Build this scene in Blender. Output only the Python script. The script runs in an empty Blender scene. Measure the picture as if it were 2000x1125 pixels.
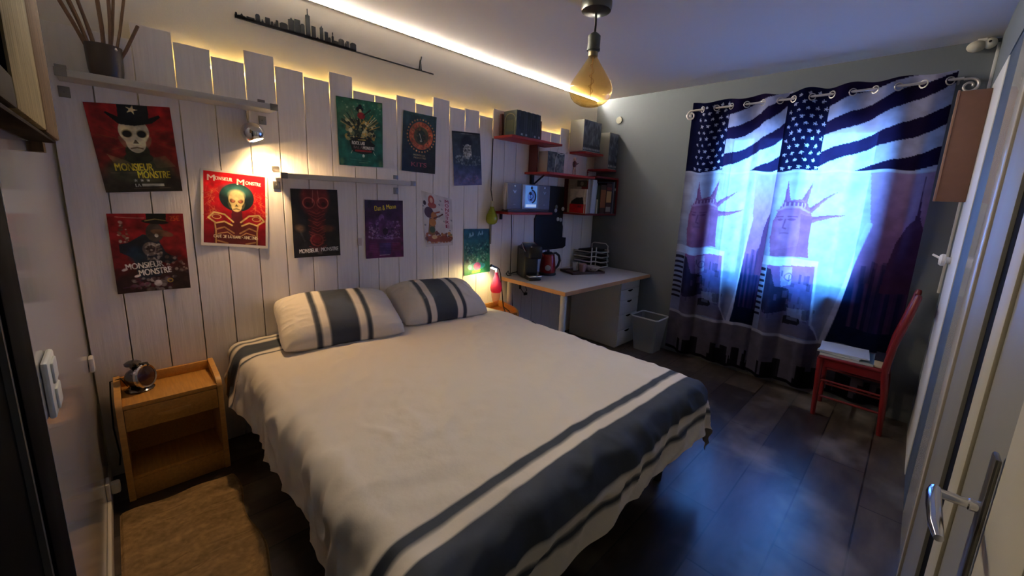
import bpy, bmesh, math, random
import numpy as np
from mathutils import Vector, Matrix, noise
random.seed(7)
R = math.radians
SC = bpy.context.scene
COL = SC.collection

# ------------------------------------------------------------------ camera, world, exposure
cam = bpy.data.cameras.new('camera'); cam_o = bpy.data.objects.new('camera', cam); COL.objects.link(cam_o)
F, CX, CY = 779.55, 1025.45, 534.09                  # focal length and principal point in a 2000x1125 frame
cam.sensor_fit = 'HORIZONTAL'; cam.sensor_width = 36.0
cam.lens = F / 2000 * 36
cam.shift_x = (1000 - CX) / 2000; cam.shift_y = (CY - 562.5) / 2000
cam.clip_start = 0.01
yaw, pitch, roll = R(45.925), R(-10.778), R(2.600)
fwd = Vector((math.sin(yaw) * math.cos(pitch), math.cos(yaw) * math.cos(pitch), math.sin(pitch)))
rt0 = Vector((math.cos(yaw), -math.sin(yaw), 0)); up0 = rt0.cross(fwd)
rt = rt0 * math.cos(roll) + up0 * math.sin(roll); up = -rt0 * math.sin(roll) + up0 * math.cos(roll)
M = Matrix((rt, up, -fwd)).transposed().to_4x4(); M.translation = Vector((-3.7804, -2.6304, 1.4485))
cam_o.matrix_world = M
SC.camera = cam_o
SC.view_settings.view_transform = 'Standard'; SC.view_settings.look = 'None'
SC.view_settings.gamma = 1; SC.view_settings.use_curve_mapping = False
SC.view_settings.exposure = 1.75
SC.cycles.use_denoising = True
SC.cycles.max_bounces = 12; SC.cycles.diffuse_bounces = 6; SC.cycles.transparent_max_bounces = 16
SC.cycles.sample_clamp_indirect = 6.0
SC.cycles.caustics_reflective = False; SC.cycles.caustics_refractive = False

W_SKY, W_PLANK_LED, W_CEIL_LED, W_SPOT, W_READ = 13.5, 12.5, 430.0, 7.5, 1.7
world = bpy.data.worlds.new('sky'); SC.world = world; world.use_nodes = True
wn = world.node_tree.nodes; wl = world.node_tree.links
bgn = wn['Background']; bgn.inputs['Strength'].default_value = W_SKY
tc = wn.new('ShaderNodeTexCoord'); sx = wn.new('ShaderNodeSeparateXYZ'); rp = wn.new('ShaderNodeValToRGB')
wl.new(tc.outputs['Generated'], sx.inputs[0]); wl.new(sx.outputs['Z'], rp.inputs[0]); wl.new(rp.outputs[0], bgn.inputs['Color'])
rp.color_ramp.elements[0].position = 0.0; rp.color_ramp.elements[0].color = (0.16, 0.27, 0.48, 1)
rp.color_ramp.elements[1].position = 0.06; rp.color_ramp.elements[1].color = (0.10, 0.43, 0.82, 1)

# ------------------------------------------------------------------ materials
def lin(c):
    return tuple(((v / 255) / 12.92 if v / 255 <= .04045 else ((v / 255 + .055) / 1.055) ** 2.4) for v in c[:3])
def mat(name, c, rough=.55, metal=0, spec=.5, bump=0, bscale=40, var=0, stretch=(1, 1, 1), coat=0, emit=0, emit_c=None, sheen=0):
    m = bpy.data.materials.new(name); m.use_nodes = True
    nt = m.node_tree; b = nt.nodes['Principled BSDF']
    b.inputs['Base Color'].default_value = (*lin(c), 1); b.inputs['Roughness'].default_value = rough
    b.inputs['Metallic'].default_value = metal; b.inputs['Specular IOR Level'].default_value = spec
    b.inputs['Coat Weight'].default_value = coat; b.inputs['Sheen Weight'].default_value = sheen
    if emit:
        b.inputs['Emission Color'].default_value = (*lin(emit_c or c), 1); b.inputs['Emission Strength'].default_value = emit
    if bump or var:
        t = nt.nodes.new('ShaderNodeTexCoord'); mp = nt.nodes.new('ShaderNodeMapping'); mp.inputs['Scale'].default_value = stretch
        n = nt.nodes.new('ShaderNodeTexNoise'); n.inputs['Scale'].default_value = bscale; n.inputs['Detail'].default_value = 5
        nt.links.new(t.outputs['Object'], mp.inputs[0]); nt.links.new(mp.outputs[0], n.inputs[0])
        if bump:
            bp = nt.nodes.new('ShaderNodeBump'); bp.inputs['Strength'].default_value = bump; bp.inputs['Distance'].default_value = .01
            nt.links.new(n.outputs[0], bp.inputs['Height']); nt.links.new(bp.outputs[0], b.inputs['Normal'])
        if var:
            r = nt.nodes.new('ShaderNodeValToRGB'); l = lin(c)
            r.color_ramp.elements[0].position = .3; r.color_ramp.elements[1].position = .7
            r.color_ramp.elements[0].color = (*[v * (1 - var) for v in l], 1); r.color_ramp.elements[1].color = (*[min(1, v * (1 + var)) for v in l], 1)
            nt.links.new(n.outputs[0], r.inputs[0]); nt.links.new(r.outputs[0], b.inputs['Base Color'])
    return m
def attr_mat(name, rough=.5, spec=.4, bump=0, bscale=60):
    m = mat(name, (255, 255, 255), rough, spec=spec, bump=bump, bscale=bscale)
    a = m.node_tree.nodes.new('ShaderNodeAttribute'); a.attribute_name = 'print'
    m.node_tree.links.new(a.outputs['Color'], m.node_tree.nodes['Principled BSDF'].inputs['Base Color'])
    return m
def thin_glass(name, c, tint=.85, rough=.03, ior=1.45, gloss=1.0, body=0.0):
    m = bpy.data.materials.new(name); m.use_nodes = True; nt = m.node_tree; nt.nodes.clear()
    o = nt.nodes.new('ShaderNodeOutputMaterial'); mx = nt.nodes.new('ShaderNodeMixShader'); tr = nt.nodes.new('ShaderNodeBsdfTransparent')
    gl = nt.nodes.new('ShaderNodeBsdfGlossy'); fr = nt.nodes.new('ShaderNodeLayerWeight'); pw = nt.nodes.new('ShaderNodeMath'); pw.operation = 'POWER'; pw.inputs[1].default_value = 3.5; ml = nt.nodes.new('ShaderNodeMath'); ml.operation = 'MULTIPLY_ADD'; ml.inputs[1].default_value = .5; ml.inputs[2].default_value = .05
    nt.links.new(fr.outputs['Facing'], pw.inputs[0]); nt.links.new(pw.outputs[0], ml.inputs[0]); l = lin(c); tr.inputs[0].default_value = (*l, 1); gl.inputs['Roughness'].default_value = rough; nt.links.new(ml.outputs[0], mx.inputs[0]); nt.links.new(gl.outputs[0], mx.inputs[2])
    if body:
        df = nt.nodes.new('ShaderNodeBsdfDiffuse'); df.inputs[0].default_value = (*l, 1); m2 = nt.nodes.new('ShaderNodeMixShader'); m2.inputs[0].default_value = body
        nt.links.new(tr.outputs[0], m2.inputs[1]); nt.links.new(df.outputs[0], m2.inputs[2]); nt.links.new(m2.outputs[0], mx.inputs[1])
    else: nt.links.new(tr.outputs[0], mx.inputs[1])
    nt.links.new(mx.outputs[0], o.inputs[0]); return m
def emis(name, c, s):
    m = bpy.data.materials.new(name); m.use_nodes = True; nt = m.node_tree; nt.nodes.clear()
    o = nt.nodes.new('ShaderNodeOutputMaterial'); e = nt.nodes.new('ShaderNodeEmission'); e.inputs[0].default_value = (*lin(c), 1); e.inputs[1].default_value = s
    nt.links.new(e.outputs[0], o.inputs[0]); return m
def ramp_between(m, tex_out, stops):
    nt = m.node_tree; r = nt.nodes.new('ShaderNodeValToRGB')
    els = r.color_ramp.elements
    while len(els) < len(stops): els.new(.5)
    for e, (p, c) in zip(els, stops): e.position = p; e.color = (*lin(c), 1)
    nt.links.new(tex_out, r.inputs[0]); return r

# painted plank boards
PLANK = mat('painted_planks', (236, 231, 226), .62, bump=.25, bscale=6, stretch=(9, 9, .7), var=.04)
WALLW = mat('white_plaster', (222, 217, 204), .9, bump=.08, bscale=160)
WALLG = mat('grey_paint', (104, 110, 114), .85, bump=.08, bscale=160)
CEIL = mat('ceiling_paint', (232, 228, 226), .9, bump=.05, bscale=120)
GLOSSW = mat('gloss_white_panel', (158, 156, 152), .14, bump=.03, bscale=4)
SHELFW = mat('shelf_grey_white', (186, 184, 178), .45)
WHITE = mat('white_lacquer', (222, 220, 214), .4)
LINEN = attr_mat('printed_cotton', .85, .2, bump=.4, bscale=16)
PAPER = attr_mat('printed_paper', .42, .35)
METALG = mat('brushed_grey_metal', (140, 138, 136), .35, .9)
CHROME = mat('chrome', (225, 225, 228), .12, 1)
DKCHROME = mat('dark_chrome', (120, 118, 122), .14, 1)
BLACK = mat('black_plastic', (18, 18, 20), .4)
BLACKM = mat('black_metal', (30, 33, 38), .5, .3)
CABLE = mat('black_cable', (14, 14, 15), .6)
OAK = mat('honey_beech', (190, 138, 66), .42, bump=.06, bscale=8, stretch=(14, 1.2, 14), var=.14, coat=.15)
OAKD = mat('honey_beech_edge', (198, 148, 78), .42, bump=.06, bscale=8, stretch=(1.2, 10, 10), var=.12, coat=.15)
REDW = mat('red_stained_wood', (168, 44, 36), .5, var=.12, bscale=12)
REDP = mat('red_paint', (104, 9, 17), .42)
DESKW = mat('desk_white', (206, 204, 198), .5, bump=.04, bscale=90)
DESKE = mat('desk_birch_edge', (198, 144, 92), .5, var=.1, bscale=14)
UNITW = mat('drawer_white', (196, 196, 192), .5)
DARK = mat('dark_gap', (6, 6, 7), .95, spec=.1)
BASE = mat('bed_base_black', (22, 21, 23), .8)
MATT = mat('mattress_white', (205, 200, 190), .9)
CLEARP = thin_glass('frosted_plastic', (222, 228, 232), body=.24, rough=.3)
GLASS = thin_glass('window_glass', (235, 242, 248))
AMBER = thin_glass('amber_glass', (250, 228, 172), rough=.08, ior=1.25, body=.10)
PINKG = thin_glass('pink_glass', (238, 84, 140), rough=.05, body=.45)
PINKC = thin_glass('pale_pink_glass', (246, 214, 206), rough=.05, body=.1)
GREENG = thin_glass('green_glass', (182, 190, 52), rough=.05, body=.5)
CLEARG = thin_glass('clear_glass', (246, 246, 244), rough=.05, body=.08)
BROWNB = mat('brown_board', (112, 78, 64), .7, var=.06, bscale=20)
SLATE = mat('slate_blue_paint', (70, 82, 98), .6)
DOORG = mat('door_grey', (128, 126, 116), .5)
DOORB = mat('door_beige', (172, 166, 146), .5)

# floor: dark vinyl planks along x
FLOOR = mat('vinyl_planks', (70, 60, 54), .33, spec=.6, coat=.5)
nt = FLOOR.node_tree; pb = nt.nodes['Principled BSDF']
t = nt.nodes.new('ShaderNodeTexCoord'); br = nt.nodes.new('ShaderNodeTexBrick')
br.inputs['Scale'].default_value = 1; br.inputs['Brick Width'].default_value = .95; br.inputs['Row Height'].default_value = .24
br.inputs['Mortar Size'].default_value = .004; br.inputs['Mortar'].default_value = (*lin((22, 20, 19)), 1)
br.inputs['Color1'].default_value = (*lin((50, 42, 37)), 1); br.inputs['Color2'].default_value = (*lin((104, 92, 82)), 1); br.offset = .37
mp = nt.nodes.new('ShaderNodeMapping'); mp.inputs['Scale'].default_value = (1.4, 4, 1)
n1 = nt.nodes.new('ShaderNodeTexNoise'); n1.inputs['Scale'].default_value = 3.0; n1.inputs['Detail'].default_value = 6; n1.inputs['Roughness'].default_value = .55
nt.links.new(t.outputs['Object'], br.inputs[0]); nt.links.new(t.outputs['Object'], mp.inputs[0]); nt.links.new(mp.outputs[0], n1.inputs[0])
n2 = nt.nodes.new('ShaderNodeTexNoise'); n2.inputs['Scale'].default_value = 2.6; n2.inputs['Detail'].default_value = 3; n2.inputs['Roughness'].default_value = .5
nt.links.new(t.outputs['Object'], n2.inputs[0])
r1 = ramp_between(FLOOR, n1.outputs[0], [(.3, (150, 146, 142)), (.7, (255, 250, 244))]); r2 = ramp_between(FLOOR, n2.outputs[0], [(.54, (0, 0, 0)), (.75, (190, 190, 190))])
mxn = nt.nodes.new('ShaderNodeMix'); mxn.data_type = 'RGBA'; mxn.blend_type = 'MULTIPLY'; mxn.inputs[0].default_value = 1
nt.links.new(br.outputs[0], mxn.inputs[6]); nt.links.new(r1.outputs[0], mxn.inputs[7])
mx2 = nt.nodes.new('ShaderNodeMix'); mx2.data_type = 'RGBA'; mx2.inputs[7].default_value = (*lin((168, 158, 146)), 1)
nt.links.new(r2.outputs[0], mx2.inputs[0]); nt.links.new(mxn.outputs[2], mx2.inputs[6]); nt.links.new(mx2.outputs[2], pb.inputs['Base Color'])
pb.inputs['Coat Roughness'].default_value = .24
bp = nt.nodes.new('ShaderNodeBump'); bp.inputs['Strength'].default_value = .15; bp.inputs['Distance'].default_value = .004
nt.links.new(br.outputs['Fac'], bp.inputs['Height']); bp.invert = True; nt.links.new(bp.outputs[0], pb.inputs['Normal'])

# curtain cloth: print colour both reflects and transmits; a thin weave lets some of the window straight through
CLOTH = bpy.data.materials.new('printed_voile'); CLOTH.use_nodes = True; nt = CLOTH.node_tree; nt.nodes.clear()
o_ = nt.nodes.new('ShaderNodeOutputMaterial'); at = nt.nodes.new('ShaderNodeAttribute'); at.attribute_name = 'print'
df = nt.nodes.new('ShaderNodeBsdfDiffuse'); tl = nt.nodes.new('ShaderNodeBsdfTranslucent'); tp = nt.nodes.new('ShaderNodeBsdfTransparent')
m1 = nt.nodes.new('ShaderNodeMixShader'); m1.inputs[0].default_value = .55; m2 = nt.nodes.new('ShaderNodeMixShader'); m2.inputs[0].default_value = .13
for n in (df, tl, tp): nt.links.new(at.outputs['Color'], n.inputs[0])
nt.links.new(df.outputs[0], m1.inputs[1]); nt.links.new(tl.outputs[0], m1.inputs[2]); nt.links.new(m1.outputs[0], m2.inputs[1]); nt.links.new(tp.outputs[0], m2.inputs[2]); nt.links.new(m2.outputs[0], o_.inputs[0])

# ------------------------------------------------------------------ mesh builder and object helpers
class MB:
    def __init__(s): s.bm = bmesh.new()
    def _fin(s, fs, mi):
        for f in fs: f.material_index = mi
    def box(s, a, b, mi=0, bev=0, seg=2, mx=None):
        a = Vector(a); b = Vector(b)
        r = bmesh.ops.create_cube(s.bm, size=1)
        v = r['verts']; c = (a + b) / 2; d = b - a
        for q in v: q.co = Vector((q.co.x * d.x, q.co.y * d.y, q.co.z * d.z)) + c
        fs = list({f for q in v for f in q.link_faces}); s._fin(fs, mi)
        if bev:
            es = list({e for q in v for e in q.link_edges})
            g = bmesh.ops.bevel(s.bm, geom=es, offset=bev, segments=seg, profile=.5, affect='EDGES')
            s._fin(g['faces'], mi); v = list({q for f in g['faces'] for q in f.verts} | {q for q in v if q.is_valid})
            v = list({q for x in v for f in x.link_faces for q in f.verts})
        if mx is not None:
            for q in v: q.co = mx @ q.co
        return s
    def tube(s, pts, r, seg=8, mi=0, closed=False):
        pts = [Vector(p) for p in pts]; n = len(pts); rs = r if isinstance(r, (list, tuple)) else [r] * n
        rings = []; prev = None
        for i, p in enumerate(pts):
            if closed: d = pts[(i + 1) % n] - pts[i - 1]
            else: d = pts[min(i + 1, n - 1)] - pts[max(i - 1, 0)]
            if d.length < 1e-9: d = Vector((0, 0, 1))
            d.normalize()
            if prev is None:
                a = Vector((0, 0, 1)) if abs(d.z) < .9 else Vector((1, 0, 0)); x = d.cross(a).normalized()
            else: x = (prev - d * prev.dot(d)).normalized()
            prev = x; y = d.cross(x)
            rings.append([s.bm.verts.new(p + (x * math.cos(2 * math.pi * k / seg) + y * math.sin(2 * math.pi * k / seg)) * rs[i]) for k in range(seg)])
        fs = []
        for i in range(n if closed else n - 1):
            A, B = rings[i], rings[(i + 1) % n]
            for k in range(seg): fs.append(s.bm.faces.new((A[k], A[(k + 1) % seg], B[(k + 1) % seg], B[k])))
        if not closed:
            fs.append(s.bm.faces.new(rings[0][::-1])); fs.append(s.bm.faces.new(rings[-1]))
        s._fin(fs, mi); return s
    def lathe(s, prof, o=(0, 0, 0), seg=24, mi=0, mx=None, ridge=0):
        o = Vector(o); rings = []
        for (r, z) in prof:
            ring = []
            for k in range(seg):
                a = 2 * math.pi * k / seg; rr = max(r, 1e-5) * (1 + (ridge if k % 2 else 0))
                p = Vector((rr * math.cos(a), rr * math.sin(a), z))
                ring.append(s.bm.verts.new((mx @ p if mx is not None else p) + o))
            rings.append(ring)
        fs = []
        for A, B in zip(rings, rings[1:]):
            for k in range(seg): fs.append(s.bm.faces.new((A[k], A[(k + 1) % seg], B[(k + 1) % seg], B[k])))
        fs.append(s.bm.faces.new(rings[0][::-1])); fs.append(s.bm.faces.new(rings[-1]))
        s._fin(fs, mi); return s
    def prism(s, poly, a, b, axis='y', mi=0):
        """polygon in the two other axes, from a to b along axis"""
        def P(u, v, w): return {'y': (u, w, v), 'x': (w, u, v), 'z': (u, v, w)}[axis]
        A = [s.bm.verts.new(P(u, v, a)) for u, v in poly]; B = [s.bm.verts.new(P(u, v, b)) for u, v in poly]
        fs = [s.bm.faces.new(A), s.bm.faces.new(B[::-1])]
        n = len(A)
        for i in range(n): fs.append(s.bm.faces.new((A[i], B[i], B[(i + 1) % n], A[(i + 1) % n])))
        s._fin(fs, mi); return s
    def ball(s, c, r, mi=0, u=16, v=10, sc=(1, 1, 1)):
        g = bmesh.ops.create_uvsphere(s.bm, u_segments=u, v_segments=v, radius=r)
        for q in g['verts']: q.co = Vector((q.co.x * sc[0], q.co.y * sc[1], q.co.z * sc[2])) + Vector(c)
        s._fin({f for q in g['verts'] for f in q.link_faces}, mi); return s
    def build(s, name, mats, parent=None, smooth=35, loc=None):
        me = bpy.data.meshes.new(name)
        bmesh.ops.recalc_face_normals(s.bm, faces=s.bm.faces[:])
        if parent is not None:
            iv = parent.matrix_basis.inverted()
            q = parent.parent
            while q is not None: iv = iv @ q.matrix_basis.inverted(); q = q.parent
            s.bm.transform(iv)
        s.bm.to_mesh(me); s.bm.free()
        for m in (mats if isinstance(mats, (list, tuple)) else [mats]): me.materials.append(m)
        if smooth:
            me.polygons.foreach_set('use_smooth', [True] * len(me.polygons)); me.set_sharp_from_angle(angle=R(smooth))
        o = bpy.data.objects.new(name, me); COL.objects.link(o)
        if parent is not None: o.parent = parent
        return o
def tag(o, label=None, cat=None, group=None, kind=None):
    if label: o['label'] = label
    if cat: o['category'] = cat
    if group: o['group'] = group
    if kind: o['kind'] = kind
    return o
def thing(name, label, cat, loc=(0, 0, 0), rz=0, group=None):
    o = bpy.data.objects.new(name, None); COL.objects.link(o); o.empty_display_size = .05
    o.matrix_basis = Matrix.Translation(Vector(loc)) @ Matrix.Rotation(rz, 4, 'Z')
    o.location = loc; o.rotation_euler = (0, 0, rz)
    return tag(o, label, cat, group)
def copy_tree(o, parent=None):
    c = o.copy(); COL.objects.link(c); c.parent = parent
    for ch in list(o.children): copy_tree(ch, c)
    return c
def struct(name, mb, mats, parent=None, smooth=35):
    o = mb.build(name, mats, parent, smooth)
    if parent is None: o['kind'] = 'structure'
    return o
def box_obj(name, a, b, m, parent=None, bev=0): return MB().box(a, b, bev=bev).build(name, m, parent)
def grid_mesh(name, pts, cols, m, parent=None):
    """pts (ny,nx,3), cols (ny,nx,3) linear"""
    ny, nx = pts.shape[:2]; me = bpy.data.meshes.new(name)
    i = np.arange(ny * nx).reshape(ny, nx)
    q = np.stack([i[:-1, :-1], i[1:, :-1], i[1:, 1:], i[:-1, 1:]], -1).reshape(-1, 4)
    p = pts.reshape(-1, 3).astype(float)
    if parent is not None: p = p - np.array(parent.location)
    me.vertices.add(ny * nx); me.vertices.foreach_set('co', p.ravel().astype(np.float32))
    me.loops.add(q.size); me.loops.foreach_set('vertex_index', q.ravel().astype(np.int32))
    me.polygons.add(len(q)); me.polygons.foreach_set('loop_start', (np.arange(len(q)) * 4).astype(np.int32))
    me.update(calc_edges=True); me.validate()
    me.polygons.foreach_set('use_smooth', [True] * len(me.polygons))
    a = me.attributes.new('print', 'FLOAT_COLOR', 'POINT')
    a.data.foreach_set('color', np.concatenate([cols.reshape(-1, 3), np.ones((ny * nx, 1))], 1).ravel().astype(np.float32))
    me.materials.append(m)
    o = bpy.data.objects.new(name, me); COL.objects.link(o)
    if parent is not None: o.parent = parent
    return o
def fill_print(o, c):
    me = o.data; a = me.attributes.new('print', 'FLOAT_COLOR', 'POINT'); n = len(me.vertices)
    a.data.foreach_set('color', np.tile(np.array([*c, 1.]), n).astype(np.float32))

# ------------------------------------------------------------------ picture painter (colours per vertex of a printed sheet)
_txt = {}
def text_tris(s):
    if s not in _txt:
        cu = bpy.data.curves.new('t', 'FONT'); cu.body = s
        ob = bpy.data.objects.new('t', cu); COL.objects.link(ob)
        me = bpy.data.meshes.new_from_object(ob.evaluated_get(bpy.context.evaluated_depsgraph_get()))
        me.calc_loop_triangles()
        v = np.array([x.co[:2] for x in me.vertices]); tr = np.array([t.vertices[:] for t in me.loop_triangles])
        bpy.data.objects.remove(ob); bpy.data.curves.remove(cu); bpy.data.meshes.remove(me)
        v = v - v.min(0); _txt[s] = (v, tr, v.max(0))
    return _txt[s]
class Cv:
    """canvas in metres; x right, y down from the top left"""
    def __init__(s, w, h, res, bg):
        s.w, s.h = w, h; nx, ny = int(w / res) + 1, int(h / res) + 1
        s.X, s.Y = np.meshgrid(np.linspace(0, w, nx), np.linspace(0, h, ny)); s.px = w / (nx - 1)
        s.C = np.zeros((ny, nx, 3)); s.C[:] = bg
    def put(s, mask, col, a=1.0):
        m = (np.clip(mask, 0, 1) * a)[..., None]; s.C = s.C * (1 - m) + np.array(col, float) * m
    def ell(s, cx, cy, rx, ry, col, a=1, rot=0, soft=None):
        dx, dy = s.X - cx, s.Y - cy; c, n = math.cos(R(rot)), math.sin(R(rot))
        d = np.sqrt(((dx * c + dy * n) / rx) ** 2 + ((-dx * n + dy * c) / ry) ** 2)
        e = soft if soft else s.px / min(rx, ry)
        s.put((1 - d) / e + .5, col, a)
    def ring(s, cx, cy, r, w, col, a=1, sy=1):
        d = np.abs(np.hypot(s.X - cx, (s.Y - cy) / sy) - r); s.put((w / 2 - d) / s.px + .5, col, a)
    def inside(s, pts):
        x, y = s.X, s.Y; m = np.zeros(x.shape, bool); n = len(pts)
        for i in range(n):
            (x0, y0), (x1, y1) = pts[i], pts[i - 1]
            if y0 == y1: continue
            m ^= ((y0 > y) != (y1 > y)) & (x < (x1 - x0) * (y - y0) / (y1 - y0) + x0)
        return m
    def poly(s, pts, col, a=1): s.put(s.inside(pts).astype(float), col, a)
    def line(s, pts, w, col, a=1):
        d = np.full(s.X.shape, 9.)
        for (x0, y0), (x1, y1) in zip(pts, pts[1:]):
            L = max((x1 - x0) ** 2 + (y1 - y0) ** 2, 1e-12); t = np.clip(((s.X - x0) * (x1 - x0) + (s.Y - y0) * (y1 - y0)) / L, 0, 1)
            d = np.minimum(d, np.hypot(s.X - x0 - t * (x1 - x0), s.Y - y0 - t * (y1 - y0)))
        s.put((w / 2 - d) / s.px + .5, col, a)
    def rect(s, x0, y0, x1, y1, col, a=1): s.poly([(x0, y0), (x1, y0), (x1, y1), (x0, y1)], col, a)
    def text(s, t, x, y, w, h, col, rot=0, a=1):
        v, tr, mx = text_tris(t); v = v / mx * np.array([w, h]); v[:, 1] = h - v[:, 1]
        c, n = math.cos(R(rot)), math.sin(R(rot)); v = np.stack([v[:, 0] * c - v[:, 1] * n + x, v[:, 0] * n + v[:, 1] * c + y], 1)
        m = np.zeros(s.X.shape); ny, nx = m.shape; px = s.px; py = s.h / (ny - 1)
        for T in tr:
            p = v[T]; x0, y0 = p.min(0); x1, y1 = p.max(0)
            i0, i1 = max(int(x0 / px), 0), min(int(x1 / px) + 2, nx); j0, j1 = max(int(y0 / py), 0), min(int(y1 / py) + 2, ny)
            if i0 >= i1 or j0 >= j1: continue
            X, Y = s.X[j0:j1, i0:i1], s.Y[j0:j1, i0:i1]
            def e(a, b): return (X - a[0]) * (b[1] - a[1]) - (Y - a[1]) * (b[0] - a[0])
            A, B, D = e(p[0], p[1]), e(p[1], p[2]), e(p[2], p[0])
            k = ((A >= 0) & (B >= 0) & (D >= 0)) | ((A <= 0) & (B <= 0) & (D <= 0)); m[j0:j1, i0:i1][k] = 1
        m[:, 1:] = np.maximum(m[:, 1:], m[:, :-1]); s.put(m, col, a)
    def noise(s, amp, scale, seed=0, sx=1, sy=1):
        rs = np.random.RandomState(seed); out = np.zeros(s.X.shape)
        for o in range(3):
            f = scale * 2 ** o; gx = int(s.w * f * sx) + 3; gy = int(s.h * f * sy) + 3; g = rs.rand(gy, gx) - .5
            x, y = s.X * f * sx, s.Y * f * sy; i, j = x.astype(int), y.astype(int); u, v = x - i, y - j; u = u * u * (3 - 2 * u); v = v * v * (3 - 2 * v)
            out += (g[j, i] * (1 - u) * (1 - v) + g[j, i + 1] * u * (1 - v) + g[j + 1, i] * (1 - u) * v + g[j + 1, i + 1] * u * v) / 2 ** o
        return out * amp
    def grain(s, amp, scale, seed=0, mask=None, sx=1, sy=1):
        n = s.noise(amp, scale, seed, sx, sy)
        if mask is not None: n = n * mask
        s.C = s.C * (1 + n[..., None])
    def vgrad(s, top, bot, y0=0, y1=None, mask=None):
        t = np.clip((s.Y - y0) / ((y1 or s.h) - y0), 0, 1)[..., None]; g = np.array(top, float) * (1 - t) + np.array(bot, float) * t
        if mask is None: s.C = g
        else: s.C = np.where(mask[..., None] > 0, g, s.C)
    def speck(s, n, x0, y0, x1, y1, r, cols, seed, a=.8):
        rs = random.Random(seed)
        for _ in range(n):
            q = r * rs.uniform(.5, 1.4); s.ell(rs.uniform(x0, x1), rs.uniform(y0, y1), q, q * rs.uniform(.5, 1.3), rs.choice(cols), a, rs.uniform(0, 180))
    def linear(s):
        c = np.clip(s.C, 0, 255) / 255; return np.where(c <= .04045, c / 12.92, ((c + .055) / 1.055) ** 2.4)
def star(cx, cy, r, k=.42, rot=0):
    return [(cx + (r if i % 2 == 0 else r * k) * math.sin(math.pi * i / 5 + rot), cy - (r if i % 2 == 0 else r * k) * math.cos(math.pi * i / 5 + rot)) for i in range(10)]

# ================================================================== the room
HC = 2.5
struct('floor', MB().box((-4.15, -3.1, -.06), (.25, .12, 0)), FLOOR)
struct('ceiling', MB().box((-4.15, -3.1, HC), (.25, .12, HC + .08)), CEIL)
struct('wall_back', MB().box((-4.0, .05, 0), (.06, .14, HC)), WALLW)
w = MB()      # window wall with its opening
YW0, YW1, ZW0, ZW1 = -2.345, -1.32, .82, 2.035
w.box((0, -2.95, 0), (.22, YW0, HC)); w.box((0, YW1, 0), (.22, .05, HC)); w.box((0, YW0, 0), (.22, YW1, ZW0)); w.box((0, YW0, ZW1), (.22, YW1, HC))
struct('wall_right', w, WALLG)
struct('wall_left', MB().box((-4.02, -1.35, 0), (-3.93, .05, HC)), GLOSSW)
struct('baseboard_left', MB().box((-3.93, -1.35, 0), (-3.918, 0, .07), bev=.003), WHITE)
# window
wf = MB(); x0, x1 = .05, .11
wf.box((x0, YW0, ZW0), (x1, YW0 + .022, ZW1)); wf.box((x0, YW1 - .022, ZW0), (x1, YW1, ZW1)); wf.box((x0, YW0, ZW1 - .012), (x1, YW1, ZW1)); wf.box((x0, YW0, ZW0), (x1, YW1, ZW0 + .05))
wo = struct('window_1', wf, WHITE)
struct('mullion', MB().box((x0 - .01, -1.885, ZW0), (x1, -1.747, ZW1), bev=.006), WHITE, wo)
struct('glazing_bar', MB().box((x0, -1.555, ZW0), (x1, -1.528, ZW1)), WHITE, wo)
struct('pane', MB().box((.078, YW0 + .02, ZW0 + .04), (.083, -1.88, ZW1 - .01)), GLASS, wo)
struct('pane', MB().box((.078, -1.75, ZW0 + .04), (.083, YW1 - .02, ZW1 - .01)), GLASS, wo)
struct('sill', MB().box((-.02, YW0 - .03, ZW0 - .03), (.1, YW1 + .03, ZW0), bev=.004), WHITE, wo)
# front wall with cupboard panels and the door
fw = MB(); fw.box((-.17, -2.9, 0), (0, -2.8, HC), 0); fw.box((-4.0, -3.0, 0), (-3.02, -2.8, HC), 0); fw.box((-3.02, -3.0, 2.2), (-.17, -2.8, HC), 0); fw.box((-3.02, -3.05, 0), (-.17, -2.96, 2.2), 1)
struct('wall_front', fw, [WALLG, DARK])
for i, (a, b, m, d) in enumerate(((-.79, -.17, WHITE, 0), (-1.22, -.79, SLATE, -.004))):
    dr = struct('door_%d' % (i + 2), MB().box((a + .002, -2.83, 0), (b - .002, -2.8 + d, 2.2), bev=.002), m)
d4 = struct('door_4', MB().box((-1.72, -2.83, 0), (-1.222, -2.802, 2.2), bev=.002), mat('gloss_white_door', (190, 188, 182), .12))
struct('trim_2', MB().box((-1.735, -2.83, 0), (-1.7, -2.795, 2.2), bev=.004), mat('moulding_beige', (158, 150, 138), .5))
struct('trim_3', MB().box((-2.09, -2.83, 0), (-1.737, -2.803, 2.2), bev=.002), mat('frame_grey', (124, 122, 116), .5))
struct('trim_1', MB().box((-.03, -2.8, .95), (-.004, -2.786, 2.47), bev=.002), WHITE)
struct('gap_shade', MB().box((-2.268, -2.95, .01), (-2.092, -2.812, 2.2)), DARK)  # black box filling the gap beside the door; its shade is in the colour
dl = struct('door_1', MB().box((-3.0, -2.86, .01), (-2.27, -2.81, 2.18), bev=.003), DOORG)
struct('door_edge', MB().box((-2.4, -2.812, .01), (-2.27, -2.802, 2.18), bev=.002), DOORB, dl)
struct('door_panel', MB().box((-2.98, -2.812, .2), (-2.74, -2.803, 2.05), bev=.004), DOORB, dl)
hm = MB().box((-2.73, -2.803, .74), (-2.69, -2.794, 1.03), bev=.004)
hp = hm.build('handle_plate', METALG, dl)
lv = MB(); lv.lathe([(.011, 0), (.011, .012), (.009, .014), (.009, .056)], (-2.71, -2.794, .92), 16, 0, Matrix.Rotation(R(-90), 4, 'X'))
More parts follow.
